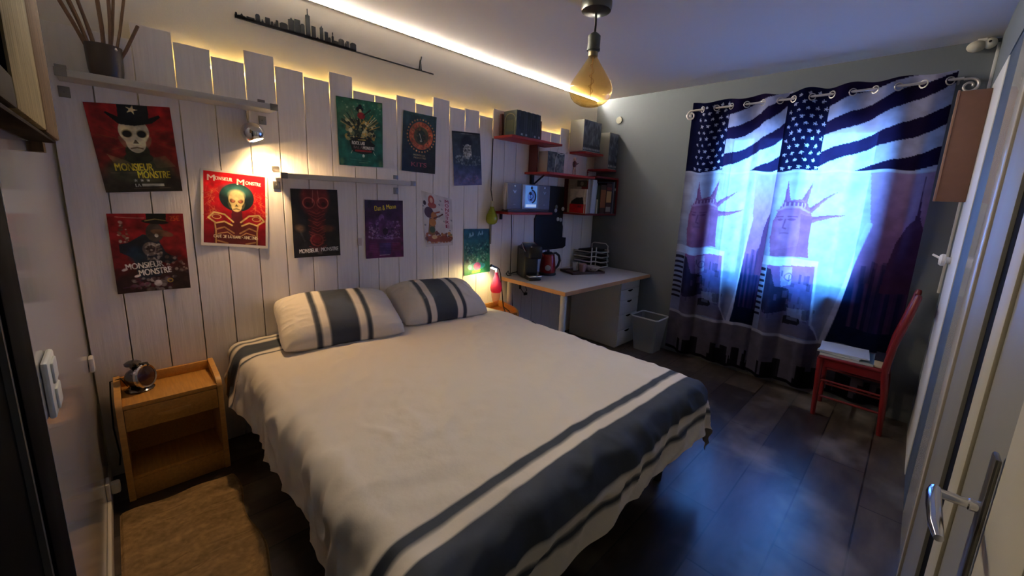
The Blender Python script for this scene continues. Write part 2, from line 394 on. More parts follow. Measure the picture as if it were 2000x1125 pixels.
lv.tube([(-2.705, -2.737, .922), (-2.72, -2.735, .921), (-2.765, -2.735, .917), (-2.82, -2.737, .912), (-2.85, -2.741, .908)], [.0095, .011, .0115, .0105, .007], 14)
lv.build('door_handle', CHROME, dl)
# left side door frame beside the camera
dj = struct('door_5', MB().box((-4.0, -2.9, 0), (-3.945, -1.53, 2.3)), mat('door_black', (6, 6, 7), .8, spec=.02))
fr = MB().box((-4.0, -1.53, 0), (-3.93, -1.352, 2.3), 0, bev=.004); fr.box((-3.95, -1.545, 0), (-3.936, -1.53, 2.3), 1)
struct('door_frame', fr, [mat('frame_black', (10, 10, 12), .8, spec=.02), METALG], dj)
wl_ = struct('trim_5', MB().box((-4.0, -2.95, 2.3), (-3.93, -1.35, HC)), GLOSSW)

# ------------------------------------------------------------------ plank panelling with lights behind
edges = [-3.925, -3.79, -3.651, -3.5085, -3.3685, -3.2285, -3.0895, -2.9475, -2.8065, -2.6675, -2.527, -2.3755, -2.232, -2.0915, -1.948, -1.805, -1.663, -1.5205, -1.383, -1.244, -1.10, -.948, -.795, -.653, -.515, -.365, -.2, -.004]
tops = [2.06, 2.06, 2.131, 2.092, 2.066, 2.133, 2.089, 2.068, 2.128, 2.052, 2.052, 2.084, 2.058, 2.127, 2.087, 2.102, 2.074, 2.151, 2.09, 2.12, 2.075, 2.063, 2.063, 2.13, 2.1, 2.10, 2.09]
pk = MB(); rs = random.Random(3)
for a, b, tp_ in zip(edges, edges[1:], tops):
    g = .0022; pk.box((a + g, .0 + rs.uniform(0, .0015), .005), (b - g, .018, tp_), bev=.0012, seg=1)
    if rs.random() < .0: pass
tag(pk.build('plank_panelling', PLANK), 'tall panelling of white painted boards with uneven stepped tops behind the bed', 'wall panelling')
def strip(name, label, a, b, c, s, z_lip=0):
    o = thing(name, label, 'light strip', ((a[0] + b[0]) / 2, b[1], a[2]))
    MB().box((a[0], a[1] + .004, a[2]), (b[0], b[1], b[2])).build('backing', WHITE, o)
    MB().box((a[0], a[1], a[2] + .001), (b[0], a[1] + .004, b[2] - .001)).build('diodes', emis(name + '_glow', c, s), o)
    if z_lip: MB().box((a[0], a[1] - .0015, a[2] - z_lip), (b[0], b[1], a[2] + .0012)).build('light_stop_lip', WHITE, o)  # lip added to keep the strip's light off the wall below
    return o
strip('led_strip', 'warm glowing light strip hidden behind the stepped board tops', (-3.5, .030, 2.012), (-.03, .05, 2.026), (255, 216, 128), W_PLANK_LED)
strip('led_strip', 'bright light strip running along the ceiling edge above the boards', (-3.9, .039, 2.4925), (-.02, .05, 2.4988), (255, 243, 226), W_CEIL_LED, .004)

# ------------------------------------------------------------------ city skyline sign
sk = [(-3.241, -3.232, 2.318), (-3.229, -3.196, 2.319), (-3.191, -3.156, 2.312), (-3.151, -3.131, 2.338), (-3.124, -3.115, 2.322), (-3.106, -3.085, 2.335), (-3.08, -3.069, 2.323), (-3.065, -3.056, 2.326), (-3.055, -3.045, 2.336), (-3.037, -2.999, 2.334), (-2.994, -2.965, 2.373), (-2.962, -2.934, 2.372), (-2.932, -2.912, 2.358), (-2.904, -2.882, 2.423), (-2.874, -2.853, 2.363), (-2.852, -2.837, 2.31), (-2.829, -2.812, 2.38), (-2.803, -2.785, 2.354), (-2.784, -2.77, 2.329), (-2.763, -2.753, 2.352), (-2.752, -2.726, 2.32), (-2.723, -2.692, 2.34), (-2.688, -2.678, 2.332), (-2.677, -2.662, 2.338), (-2.653, -2.619, 2.338)]
zb = 2.293; s_ = MB(); ya, yb = .046, .040
s_.box((-3.243, yb, zb - .004), (-2.06, ya, zb + .003)); s_.box((-3.243, yb, zb), (-2.62, ya, zb + .012))
for i, (a, b, z) in enumerate(sk):
    w_ = b - a
    if i % 3 == 0: s_.prism([(a, zb), (b, zb), (b, z - .006), (b - w_ * .25, z), (a + w_ * .25, z), (a, z - .006)], yb, ya)
    elif i % 3 == 1: s_.prism([(a, zb), (b, zb), (b, z - .012), (b - w_ * .3, z - .01), ((a + b) / 2, z), (a + w_ * .3, z - .01), (a, z - .012)], yb, ya)
    else: s_.box((a, yb, zb), (b, ya, z))
s_.box((-2.8945, yb, 2.42), (-2.8915, ya, 2.445)); s_.box((-2.76, yb, 2.35), (-2.756, ya, 2.362))
s_.prism([(-2.182, zb), (-2.152, zb), (-2.158, 2.305), (-2.160, 2.33), (-2.163, 2.352), (-2.158, 2.366), (-2.154, 2.384), (-2.158, 2.386), (-2.163, 2.366), (-2.170, 2.358), (-2.173, 2.33), (-2.176, 2.305)], yb, ya)
tag(s_.build('skyline_sign', BLACKM, smooth=0), 'long black cut-out city skyline sign on the wall above the boards', 'wall sign')
for o in bpy.data.objects:
    if o.name.startswith('skyline_sign'): o.location.y = .004

# ------------------------------------------------------------------ posters
def poster(name, label, quad, cv, curl=.006, seed=0):
    TL, TR, BR, BL = [np.array(q) for q in quad]; ny, nx = cv.X.shape
    u = (cv.X / cv.w)[..., None]; v = (cv.Y / cv.h)[..., None]
    p = (TL * (1 - u) + TR * u) * (1 - v) + (BL * (1 - u) + BR * u) * v
    uu, vv = cv.X / cv.w, cv.Y / cv.h
    d = .0025 + curl * (.55 * (2 * uu - 1) ** 2 * vv + .35 * np.sin(3 * vv + seed) ** 2 * (uu - .5) ** 2 * 4)
    pts = np.stack([p[..., 0], -d, p[..., 1]], -1)
    o = grid_mesh(name, pts, cv.linear(), PAPER)
    return tag(o, label, 'poster', 'band posters pinned to the boards')
RES = .0017
def dims(q): return (math.dist(q[0], q[1]) + math.dist(q[3], q[2])) / 2, (math.dist(q[0], q[3]) + math.dist(q[1], q[2])) / 2
def skull(c, cx, cy, s, bone=(196, 186, 142), eye=(38, 34, 26)):
    c.ell(cx, cy - .1 * s, .42 * s, .5 * s, bone); c.ell(cx, cy + .3 * s, .28 * s, .38 * s, bone)
    for k in (-1, 1):
        c.ell(cx + k * .2 * s, cy - .02 * s, .15 * s, .15 * s, (150, 138, 96)); c.ell(cx + k * .2 * s, cy - .01 * s, .125 * s, .12 * s, eye)
        c.ell(cx + k * .36 * s, cy + .28 * s, .07 * s, .22 * s, (132, 120, 84), .6, k * 18)
    c.poly([(cx - .09 * s, cy + .34 * s), (cx, cy + .18 * s), (cx + .09 * s, cy + .34 * s)], (88, 74, 50)); c.line([(cx - .16 * s, cy + .52 * s), (cx, cy + .48 * s), (cx + .16 * s, cy + .52 * s)], .05 * s, (120, 100, 70))

# 1 top hat
q = [(-3.827, 1.765), (-3.545, 1.793), (-3.533, 1.404), (-3.797, 1.386)]; W_, H_ = dims(q); c = Cv(W_, H_, RES, (158, 30, 32))
c.vgrad((170, 28, 34), (92, 40, 26)); c.ell(W_ * .5, H_ * .95, W_ * .62, H_ * .3, (58, 50, 40), 1, soft=.5)
rs = random.Random(1)
for _ in range(46):
    a = rs.uniform(0, 6.28); r0 = rs.uniform(.2, .3) * W_; r1 = r0 + rs.uniform(.08, .3) * W_; x0, y0 = W_ * .52, H_ * .4
    c.line([(x0 + r0 * math.cos(a), y0 + r0 * math.sin(a)), (x0 + r1 * math.cos(a + .1), y0 + r1 * math.sin(a + .1))], .0025, rs.choice([(160, 92, 44), (110, 34, 28), (132, 70, 40)]), .55)
c.ell(W_ * .5, H_ * .74, W_ * .4, H_ * .16, (74, 74, 52), 1, soft=.3); c.poly([(W_ * .12, H_ * .56), (W_ * .3, H_ * .62), (W_ * .42, H_ * .68), (W_ * .2, H_ * .7)], (150, 128, 92), .6)
c.poly([(W_ * .66, H_ * .6), (W_ * .84, H_ * .57), (W_ * .96, H_ * .7), (W_ * .7, H_ * .72)], (120, 104, 70), .55)
c.ell(W_ * .5, H_ * .53, W_ * .15, H_ * .12, (58, 60, 42)); c.ell(W_ * .5, H_ * .6, W_ * .18, H_ * .07, (50, 52, 38))
skull(c, W_ * .5, H_ * .33, W_ * .44, (206, 196, 158), (26, 26, 22))
c.poly([(W_ * .36, 0), (W_ * .72, 0), (W_ * .71, H_ * .18), (W_ * .34, H_ * .2)], (26, 28, 34))
c.poly([(W_ * .2, H_ * .1), (W_ * .22, H_ * .085), (W_ * .38, H_ * .155), (W_ * .52, H_ * .175), (W_ * .68, H_ * .155), (W_ * .84, H_ * .1), (W_ * .86, H_ * .125), (W_ * .74, H_ * .2), (W_ * .52, H_ * .235), (W_ * .34, H_ * .22)], (20, 22, 26))
c.poly(star(W_ * .52, H_ * .055, .021, .36, .3), (226, 204, 150))
c.text('MONSIEUR', W_ * .18, H_ * .665, W_ * .47, H_ * .085, (226, 206, 60)); c.text('MONSTRE', W_ * .44, H_ * .755, W_ * .42, H_ * .085, (226, 206, 60))
c.line([(W_ * .12, H_ * .775), (W_ * .42, H_ * .775)], .004, (110, 96, 70), .7)
for k in range(3): c.poly(star(W_ * (.4 + .08 * k), H_ * .865, .008), (196, 196, 180))
c.text('LA', W_ * .38, H_ * .905, W_ * .07, H_ * .035, (214, 214, 200)); c.rect(W_ * .47, H_ * .905, W_ * .76, H_ * .935, (206, 206, 190)); c.line([(W_ * .36, H_ * .96), (W_ * .84, H_ * .955)], .004, (120, 104, 84), .7)
c.grain(.5, 30, 2); poster('poster', 'dark red poster of a skull in a black top hat with yellow MONSIEUR MONSTRE lettering', q, c, .012, 1)

# 2 dark figure
q = [(-3.807, 1.292), (-3.541, 1.293), (-3.544, .915), (-3.808, .918)]; W_, H_ = dims(q); c = Cv(W_, H_, RES, (140, 24, 30))
c.vgrad((158, 30, 36), (84, 20, 26)); c.ell(W_ * .45, H_ * 1.0, W_ * .7, H_ * .3, (46, 26, 28), 1, soft=.5); c.ell(W_ * .95, H_ * .85, W_ * .3, H_ * .2, (60, 44, 38), .8, soft=.6)
c.poly([(W_ * .22, H_ * .36), (W_ * .42, H_ * .26), (W_ * .6, H_ * .3), (W_ * .7, H_ * .5), (W_ * .86, H_ * .6), (W_ * .74, H_ * .66), (W_ * .62, H_ * .62), (W_ * .6, H_ * .8), (W_ * .3, H_ * .86), (W_ * .26, H_ * .56), (W_ * .1, H_ * .48), (W_ * .1, H_ * .38)], (36, 42, 56))
c.ell(W_ * .3, H_ * .52, W_ * .1, H_ * .1, (34, 60, 78), .7, soft=.6); c.ell(W_ * .58, H_ * .24, W_ * .12, H_ * .12, (70, 62, 58)); c.ell(W_ * .68, H_ * .25, W_ * .16, H_ * .04, (112, 82, 56), .9, 18)
c.poly([(W_ * .49, 0), (W_ * .76, 0), (W_ * .75, H_ * .09), (W_ * .49, H_ * .09)], (22, 24, 24)); c.ell(W_ * .6, H_ * .105, W_ * .18, H_ * .028, (30, 28, 26), 1, 6); c.line([(W_ * .47, H_ * .09), (W_ * .6, H_ * .07), (W_ * .74, H_ * .09)], .005, (140, 126, 74))
c.ell(W_ * .5, H_ * .45, W_ * .11, H_ * .09, (112, 100, 96)); c.ell(W_ * .5, H_ * .45, W_ * .06, H_ * .05, (60, 44, 44)); c.ell(W_ * .6, H_ * .28, .007, .009, (225, 222, 210)); c.ell(W_ * .56, H_ * .4, .012, .007, (200, 192, 180), 1, 20)
c.speck(60, W_ * .42, H_ * .38, W_ * .64, H_ * .6, .005, [(170, 160, 150), (52, 40, 40), (120, 106, 96)], 4); c.speck(26, W_ * .1, H_ * .1, W_ * .24, H_ * .36, .006, [(190, 176, 160), (96, 60, 52), (128, 104, 80)], 5)
c.speck(40, W_ * .7, H_ * .54, W_ * .98, H_ * .8, .006, [(190, 176, 160), (70, 52, 60), (120, 88, 80)], 6, .6); c.speck(70, W_ * .2, H_ * .82, W_ * .8, H_ * .99, .009, [(120, 112, 108), (50, 34, 40), (160, 156, 150), (96, 40, 58)], 7, .6)
c.ell(W_ * .55, H_ * .9, .014, .016, (190, 188, 186)); c.ring(W_ * .72, H_ * .875, .009, .005, (190, 160, 70))
c.line([(W_ * (.1 + .036 * k), H_ * (.035 + .02 * math.sin(k * .16 + .2))) for k in range(11)], .004, (200, 170, 150), .6)
c.text('25€', W_ * .8, H_ * .025, W_ * .14, H_ * .07, (206, 84, 34))
c.text('MONSIEUR', W_ * .14, H_ * .63, W_ * .5, H_ * .075, (226, 222, 216), -4); c.text('MONSTRE', W_ * .3, H_ * .715, W_ * .44, H_ * .08, (226, 222, 216), -5)
for x_, y_ in ((.13, .7), (.28, .79)): c.ell(W_ * x_, H_ * y_, .011, .006, (210, 200, 196), 1, -20)
c.line([(W_ * .08, H_ * .93), (W_ * .4, H_ * .91)], .006, (96, 56, 84), .6); c.grain(.5, 30, 3)
poster('poster', 'dark red poster of a hunched dark figure in a hat with white MONSIEUR MONSTRE lettering', q, c, .009, 2)

# 3 red skull with halo
q = [(-3.453, 1.521), (-3.162, 1.503), (-3.187, 1.096), (-3.484, 1.133)]; W_, H_ = dims(q); c = Cv(W_, H_, RES, (226, 222, 214))
def X3(x): return W_ * (.035 + .93 * x)
def Y3(y): return H_ * (.025 + .94 * y)
mk = c.inside([(X3(0), Y3(0)), (X3(1), Y3(0)), (X3(1), Y3(1)), (X3(0), Y3(1))]); c.vgrad((222, 22, 36), (112, 12, 30), Y3(.1), Y3(1), mk)
rs = random.Random(8)
for _ in range(70):
    s0 = rs.choice((-1, 1)); x0 = .5 + s0 * rs.uniform(.27, .46); y0 = rs.uniform(.2, .6); c.line([(X3(x0), Y3(y0)), (X3(x0 + rs.uniform(-.06, .06)), Y3(y0 + rs.uniform(.01, .05))), (X3(x0 + rs.uniform(-.02, .1) * s0), Y3(y0 + .07))], .003, rs.choice([(214, 120, 66), (196, 90, 52), (226, 150, 90)]), .55)
c.ell(X3(.52), Y3(.33), W_ * .26, H_ * .185, (28, 44, 48)); c.ell(X3(.5), Y3(.24), W_ * .2, H_ * .08, (62, 124, 116), .9, soft=.9)
c.poly([(X3(.44), Y3(.5)), (X3(.6), Y3(.5)), (X3(.62), Y3(.72)), (X3(.42), Y3(.72))], (96, 30, 40)); c.poly([(X3(.16), Y3(.7)), (X3(.84), Y3(.7)), (X3(.84), Y3(1)), (X3(.16), Y3(1))], (96, 34, 36))
bone = (220, 190, 116)
for s0 in (-1, 1):
    f = lambda x: X3(.52 + s0 * x)
    c.line([(f(.06), Y3(.68)), (f(.2), Y3(.58)), (f(.36), Y3(.56)), (f(.45), Y3(.64)), (f(.33), Y3(.71)), (f(.2), Y3(.68)), (f(.08), Y3(.73))], .008, bone); c.ell(f(.32), Y3(.62), W_ * .07, H_ * .035, (150, 40, 34)); c.ring(f(.32), Y3(.62), W_ * .062, .004, bone, 1, .6)
    c.line([(f(.35), Y3(.7)), (f(.33), Y3(.82)), (f(.33), Y3(.99))], .006, (198, 160, 100)); c.line([(f(.33), Y3(.8)), (f(.2), Y3(.76)), (f(.05), Y3(.84))], .008, (176, 130, 84)); c.line([(f(.3), Y3(.86)), (f(.15), Y3(.83)), (f(.03), Y3(.9))], .005, (196, 150, 100)); c.line([(f(.3), Y3(.96)), (f(.15), Y3(.99))], .008, (176, 130, 84))
skull(c, X3(.515), Y3(.38), W_ * .29, (232, 208, 140), (126, 44, 28)); c.ell(X3(.515), Y3(.30), W_ * .12, H_ * .075, (236, 216, 156), 1, soft=.5)
for k in (-1, 1): c.ell(X3(.515) + k * .058 * W_, Y3(.385), .006, .005, (210, 130, 100))
c.text('M', X3(.06), Y3(.045), W_ * .1, H_ * .075, (240, 226, 214)); c.text('ONSIEUR', X3(.175), Y3(.06), W_ * .25, H_ * .045, (240, 226, 214), 1); c.text('M', X3(.52), Y3(.065), W_ * .11, H_ * .078, (240, 226, 214), 2); c.text('ONSTRE', X3(.66), Y3(.085), W_ * .24, H_ * .045, (240, 226, 214), 2)
c.text('CAFÉ DE LA GARE', X3(.15), Y3(.865), W_ * .4, H_ * .05, (240, 226, 190)); c.text('· ANCENIS', X3(.6), Y3(.87), W_ * .24, H_ * .045, (240, 226, 190)); c.grain(.25, 40, 5, mk)
poster('poster', 'bright red poster in a white border showing a bony skull with a dark round halo', q, c, .012, 3)

# 4 green crowd
q = [(-2.774, 1.999), (-2.48, 2.01), (-2.486, 1.603), (-2.770, 1.596)]; W_, H_ = dims(q); c = Cv(W_, H_, RES, (36, 110, 88))
c.vgrad((46, 112, 84), (20, 92, 82)); c.ell(W_ * .25, H_ * .25, W_ * .3, H_ * .2, (92, 120, 84), .6, soft=.9)
G = [(206, 196, 140), (52, 62, 44), (28, 40, 34), (160, 150, 96), (110, 120, 80), (188, 150, 70), (34, 70, 56)]
c.ell(W_ * .5, H_ * .48, W_ * .28, H_ * .2, (48, 58, 46), .9, soft=.4); c.speck(190, W_ * .18, H_ * .3, W_ * .84, H_ * .62, .009, G, 9, .9); c.speck(40, W_ * .05, H_ * .05, W_ * .95, H_ * .3, .004, [(150, 170, 120), (206, 206, 170), (40, 90, 70)], 10, .5)
rs = random.Random(11)
for _ in range(26):
    a = rs.uniform(-2.9, -.2); c.line([(W_ * .5 + .06 * math.cos(a), H_ * .48 + .06 * math.sin(a)), (W_ * .5 + .13 * math.cos(a), H_ * .46 + .13 * math.sin(a))], .005, rs.choice(G))
c.ell(W_ * .49, H_ * .14, W_ * .08, H_ * .04, (22, 28, 26)); c.ell(W_ * .5, H_ * .1, W_ * .04, H_ * .03, (22, 28, 26)); c.ell(W_ * .5, H_ * .17, .009, .013, (214, 196, 150)); c.ell(W_ * .52, H_ * .235, W_ * .085, H_ * .05, (170, 44, 50)); c.line([(W_ * .58, H_ * .22), (W_ * .7, H_ * .15), (W_ * .73, H_ * .13)], .007, (40, 46, 40)); c.line([(W_ * .46, H_ * .3), (W_ * .44, H_ * .4)], .01, (26, 34, 30))
c.poly([(W_ * .24, H_ * .62), (W_ * .4, H_ * .56), (W_ * .66, H_ * .58), (W_ * .82, H_ * .66), (W_ * .76, H_ * .79), (W_ * .55, H_ * .82), (W_ * .3, H_ * .78)], (26, 30, 28))
c.text('ROCK LAB', W_ * .3, H_ * .625, W_ * .28, H_ * .05, (226, 222, 206)); c.text('BAL A', W_ * .33, H_ * .69, W_ * .2, H_ * .045, (120, 100, 92)); c.text('MONSTRE', W_ * .54, H_ * .69, W_ * .26, H_ * .05, (216, 206, 190)); c.rect(W_ * .36, H_ * .748, W_ * .74, H_ * .78, (160, 36, 36)); c.line([(W_ * .44, H_ * .6), (W_ * .6, H_ * .595)], .006, (196, 170, 80))
c.ell(W_ * .55, H_ * .84, .008, .01, (206, 210, 190)); c.line([(W_ * .3, H_ * .77), (W_ * .27, H_ * .81)], .003, (200, 200, 170)); c.line([(W_ * .78, H_ * .77), (W_ * .82, H_ * .82)], .003, (200, 200, 170)); c.line([(W_ * .25, H_ * .9), (W_ * .7, H_ * .92)], .004, (60, 130, 110)); c.line([(W_ * .45, H_ * .945), (W_ * .65, H_ * .945)], .004, (120, 160, 130))
for x_, y_ in ((.06, .94), (.94, .95), (.94, .04)): c.ell(W_ * x_, H_ * y_, .014, .02, (126, 150, 100), .6, soft=.9)
c.rect(0, 0, W_, .004, (30, 80, 62)); c.grain(.4, 30, 6); poster('poster', 'green poster of a crowded pile of creatures with a red jacketed figure on top', q, c, .008, 4)

# 5 orange ring
q = [(-2.33, 1.995), (-2.066, 1.992), (-2.083, 1.589), (-2.352, 1.594)]; W_, H_ = dims(q); c = Cv(W_, H_, RES, (44, 60, 62))
c.vgrad((52, 84, 88), (26, 26, 30)); c.ell(W_ * .55, H_ * .37, W_ * .36, H_ * .235, (196, 100, 62)); c.ell(W_ * .55, H_ * .37, W_ * .22, H_ * .15, (92, 86, 56)); c.ell(W_ * .55, H_ * .38, W_ * .13, H_ * .11, (46, 58, 46))
for k in range(30):
    a = k * 6.283 / 30; c.ell(W_ * .55 + W_ * .41 * math.cos(a), H_ * .37 + H_ * .275 * math.sin(a), .006, .006, (214, 158, 96) if k % 2 else (196, 120, 80)); c.line([(W_ * .55 + W_ * .25 * math.cos(a), H_ * .37 + H_ * .165 * math.sin(a)), (W_ * .55 + W_ * .33 * math.cos(a + .1), H_ * .37 + H_ * .22 * math.sin(a + .1))], .004, (226, 140, 90) if k % 3 else (120, 50, 40), .7)
c.speck(70, W_ * .25, H_ * .17, W_ * .85, H_ * .58, .006, [(206, 110, 66), (150, 60, 44), (120, 110, 66), (60, 66, 50)], 12, .55); c.line([(W_ * .5, H_ * .34), (W_ * .56, H_ * .44)], .006, (222, 214, 190)); c.ell(W_ * .55, H_ * .46, .01, .006, (196, 190, 160))
c.text('MONSIEUR', W_ * .33, H_ * .69, W_ * .36, H_ * .03, (150, 132, 90)); c.text('MONSTRE', W_ * .35, H_ * .735, W_ * .36, H_ * .03, (150, 132, 90)); c.text('KITS', W_ * .28, H_ * .83, W_ * .46, H_ * .075, (166, 78, 84)); c.grain(.4, 30, 7)
poster('poster', 'dark teal poster with a round orange mask ringed by dots above small lettering', q, c, .01, 5)

# 6 grey portrait
q = [(-1.931, 1.919), (-1.659, 1.935), (-1.631, 1.534), (-1.907, 1.512)]; W_, H_ = dims(q); c = Cv(W_, H_, RES, (60, 70, 72))
c.vgrad((62, 70, 68), (44, 52, 60)); mk = (c.Y > H_ * .6); c.vgrad((50, 58, 74), (112, 104, 150), H_ * .6, H_, mk); c.rect(0, 0, W_, .012, (34, 40, 38)); c.ell(W_ * .5, H_ * .035, W_ * .22, .004, (150, 150, 140), .7)
c.ell(W_ * .5, H_ * .2, W_ * .19, H_ * .14, (26, 30, 30), 1, soft=.4); c.ell(W_ * .32, H_ * .3, W_ * .07, H_ * .12, (34, 38, 38), .8, soft=.6); c.ell(W_ * .52, H_ * .36, W_ * .15, H_ * .14, (176, 172, 150)); c.speck(70, W_ * .36, H_ * .24, W_ * .68, H_ * .5, .006, [(212, 206, 180), (120, 116, 100), (86, 82, 70)], 13, .7)
for k in (-1, 1): c.ell(W_ * (.52 + k * .06), H_ * .33, .007, .007, (50, 50, 44))
c.speck(110, W_ * .1, H_ * .44, W_ * .95, H_ * .62, .007, [(176, 176, 160), (70, 80, 82), (116, 124, 116)], 14, .55); c.speck(50, W_ * .2, H_ * .82, W_ * .9, H_ * .97, .006, [(150, 100, 130), (120, 110, 150)], 15, .5); c.grain(.4, 30, 8)
poster('poster', 'grey and violet poster of a pale bearded face under dark hair', q, c, .008, 6)

# 7 red skull on black
q = [(-3.053, 1.439), (-2.789, 1.442), (-2.787, 1.03), (-3.055, 1.031)]; W_, H_ = dims(q); c = Cv(W_, H_, RES, (34, 32, 32))
c.ell(W_ * .5, H_ * .12, W_ * .3, H_ * .3, (124, 38, 36), .9, soft=.35); c.ell(W_ * .52, H_ * .52, W_ * .17, H_ * .35, (112, 36, 34), .85, soft=.5)
for k in (-1, 1):
    c.ring(W_ * (.51 + k * .15), H_ * .2, W_ * .12, .006, (172, 78, 68)); c.ell(W_ * (.51 + k * .15), H_ * .2, W_ * .1, H_ * .06, (92, 22, 24)); c.ell(W_ * (.51 + k * .17), H_ * .22, W_ * .05, H_ * .035, (60, 14, 16)); c.line([(W_ * (.51 + k * .05), H_ * .02), (W_ * (.51 + k * .07), H_ * .2)], .005, (180, 104, 96), .7)
for k in range(26):
    y = .32 + .022 * k; w_ = .09 + .1 * abs(math.sin(k * .7)); c.line([(W_ * (.52 - w_), H_ * (y - .03)), (W_ * .52, H_ * (y + .02)), (W_ * (.52 + w_), H_ * (y - .03))], .004, (168, 62, 52) if k % 2 else (84, 22, 24), .75)
c.ring(W_ * .5, H_ * .75, W_ * .13, .008, (150, 60, 54)); c.ell(W_ * .5, H_ * .74, W_ * .1, H_ * .06, (126, 34, 36)); c.ell(W_ * .75, H_ * .58, W_ * .14, H_ * .05, (120, 60, 34), .7, soft=.8); c.ell(W_ * .16, H_ * .57, W_ * .1, H_ * .05, (150, 120, 100), .7, 20, soft=.9); c.line([(W_ * .16, H_ * .62), (W_ * .24, H_ * .76)], .01, (96, 94, 92), .4)
c.rect(W_ * .5, H_ * .86, W_ * .6, H_ * .97, (96, 80, 76), .7); c.text('MONSIEUR', W_ * .11, H_ * .875, W_ * .4, H_ * .062, (220, 214, 206), -1); c.text('MONSTRE', W_ * .58, H_ * .865, W_ * .37, H_ * .058, (206, 202, 196), -1); c.grain(.4, 30, 9)
poster('poster', 'black poster of a red ribbed skull with white MONSIEUR MONSTRE along the bottom', q, c, .01, 7)

# 8 purple
q = [(-2.618, 1.386), (-2.343, 1.387), (-2.344, .988), (-2.62, .994)]; W_, H_ = dims(q); c = Cv(W_, H_, RES, (60, 34, 70))
c.vgrad((52, 34, 66), (100, 30, 80)); c.ell(W_ * .5, H_ * .5, W_ * .4, H_ * .2, (92, 56, 104), .8, soft=.7); c.speck(200, W_ * .1, H_ * .36, W_ * .92, H_ * .66, .007, [(150, 120, 170), (70, 40, 90), (176, 140, 180), (50, 26, 60), (110, 60, 120)], 16, .7)
c.ell(W_ * .42, H_ * .3, W_ * .07, H_ * .06, (122, 80, 130), .9); c.poly([(W_ * .34, H_ * .4), (W_ * .44, H_ * .3), (W_ * .56, H_ * .4), (W_ * .5, H_ * .6), (W_ * .38, H_ * .6)], (86, 44, 92)); c.ell(W_ * .52, H_ * .54, W_ * .07, H_ * .06, (40, 18, 46)); c.line([(W_ * .1, H_ * .64), (W_ * .5, H_ * .67), (W_ * .9, H_ * .65)], .004, (170, 140, 180), .7)
c.rect(W_ * .36, H_ * .74, W_ * .66, H_ * .94, (66, 50, 112), .8); c.rect(W_ * .7, H_ * .74, W_ * .92, H_ * .88, (116, 30, 74), .8); c.rect(W_ * .08, H_ * .76, W_ * .32, H_ * .9, (108, 34, 84), .7)
for k in range(6): c.line([(W_ * .12, H_ * (.74 + .03 * k)), (W_ * .88, H_ * (.74 + .03 * k))], .002, (140, 96, 150), .5)
c.line([(W_ * .36, H_ * .955), (W_ * .62, H_ * .95)], .004, (196, 180, 200)); c.text('Dan &', W_ * .24, H_ * .1, W_ * .27, H_ * .085, (220, 196, 50), -5); c.text('Monn', W_ * .55, H_ * .075, W_ * .25, H_ * .08, (220, 196, 50), -5); c.grain(.4, 30, 10)
poster('poster', 'purple poster with a yellow scrawled title above a mass of figures', q, c, .008, 8)

# 9 white
q = [(-2.195, 1.464), (-1.925, 1.409), (-1.91, 1.047), (-2.158, 1.049)]; W_, H_ = dims(q); c = Cv(W_, H_, RES, (214, 208, 200))
T9 = [(150, 70, 40), (196, 130, 60), (104, 50, 36), (170, 90, 50), (120, 110, 50)]
c.speck(90, W_ * .06, H_ * .74, W_ * .95, H_ * .92, .011, T9, 17, .8); c.ell(W_ * .32, H_ * .85, W_ * .22, H_ * .07, (164, 84, 50)); c.ell(W_ * .34, H_ * .82, W_ * .1, H_ * .04, (224, 190, 130)); c.poly([(W_ * .5, H_ * .9), (W_ * .56, H_ * .8), (W_ * .7, H_ * .79), (W_ * .93, H_ * .87), (W_ * .9, H_ * .92)], (140, 70, 44)); c.line([(W_ * .04, H_ * .95), (W_ * .95, H_ * .93)], .005, (190, 150, 120), .7)
c.poly([(W_ * .12, H_ * .76), (W_ * .2, H_ * .46), (W_ * .4, H_ * .46), (W_ * .36, H_ * .78)], (140, 100, 48)); c.ell(W_ * .28, H_ * .68, W_ * .1, H_ * .06, (70, 84, 40)); c.ell(W_ * .3, H_ * .54, W_ * .12, H_ * .07, (196, 130, 54)); c.ell(W_ * .2, H_ * .36, W_ * .15, H_ * .1, (84, 56, 70), 1, -20); c.ell(W_ * .36, H_ * .42, W_ * .1, H_ * .08, (190, 120, 60)); c.line([(W_ * .36, H_ * .46), (W_ * .56, H_ * .4), (W_ * .66, H_ * .36)], .011, (96, 52, 38)); c.line([(W_ * .4, H_ * .36), (W_ * .56, H_ * .32)], .01, (170, 80, 50))
c.ell(W_ * .32, H_ * .22, W_ * .14, H_ * .055, (176, 90, 70)); c.ell(W_ * .3, H_ * .13, W_ * .1, H_ * .09, (180, 80, 66)); c.ell(W_ * .3, H_ * .13, W_ * .05, H_ * .05, (226, 180, 150)); c.ell(W_ * .08, H_ * .2, .012, .016, (60, 40, 50))
for x_, y_ in ((.6, .1), (.56, .18), (.64, .26), (.52, .42), (.7, .5), (.96, .46), (.9, .68), (.02, .26), (.04, .6)): c.ell(W_ * x_, H_ * y_, .009, .006, (130, 130, 128), .8, 40 * x_)
for k, ch in enumerate('MONSTRE'): c.rect(W_ * .73, H_ * (.04 + .085 * k), W_ * .9, H_ * (.125 + .085 * k), (232, 190, 196), .6); c.text(ch, W_ * .755, H_ * (.05 + .085 * k), W_ * .12, H_ * .065, (150, 24, 52))
c.grain(.1, 30, 11); poster('poster', 'white poster of stacked brown creatures with MONSTRE written downwards in red', q, c, .006, 9)

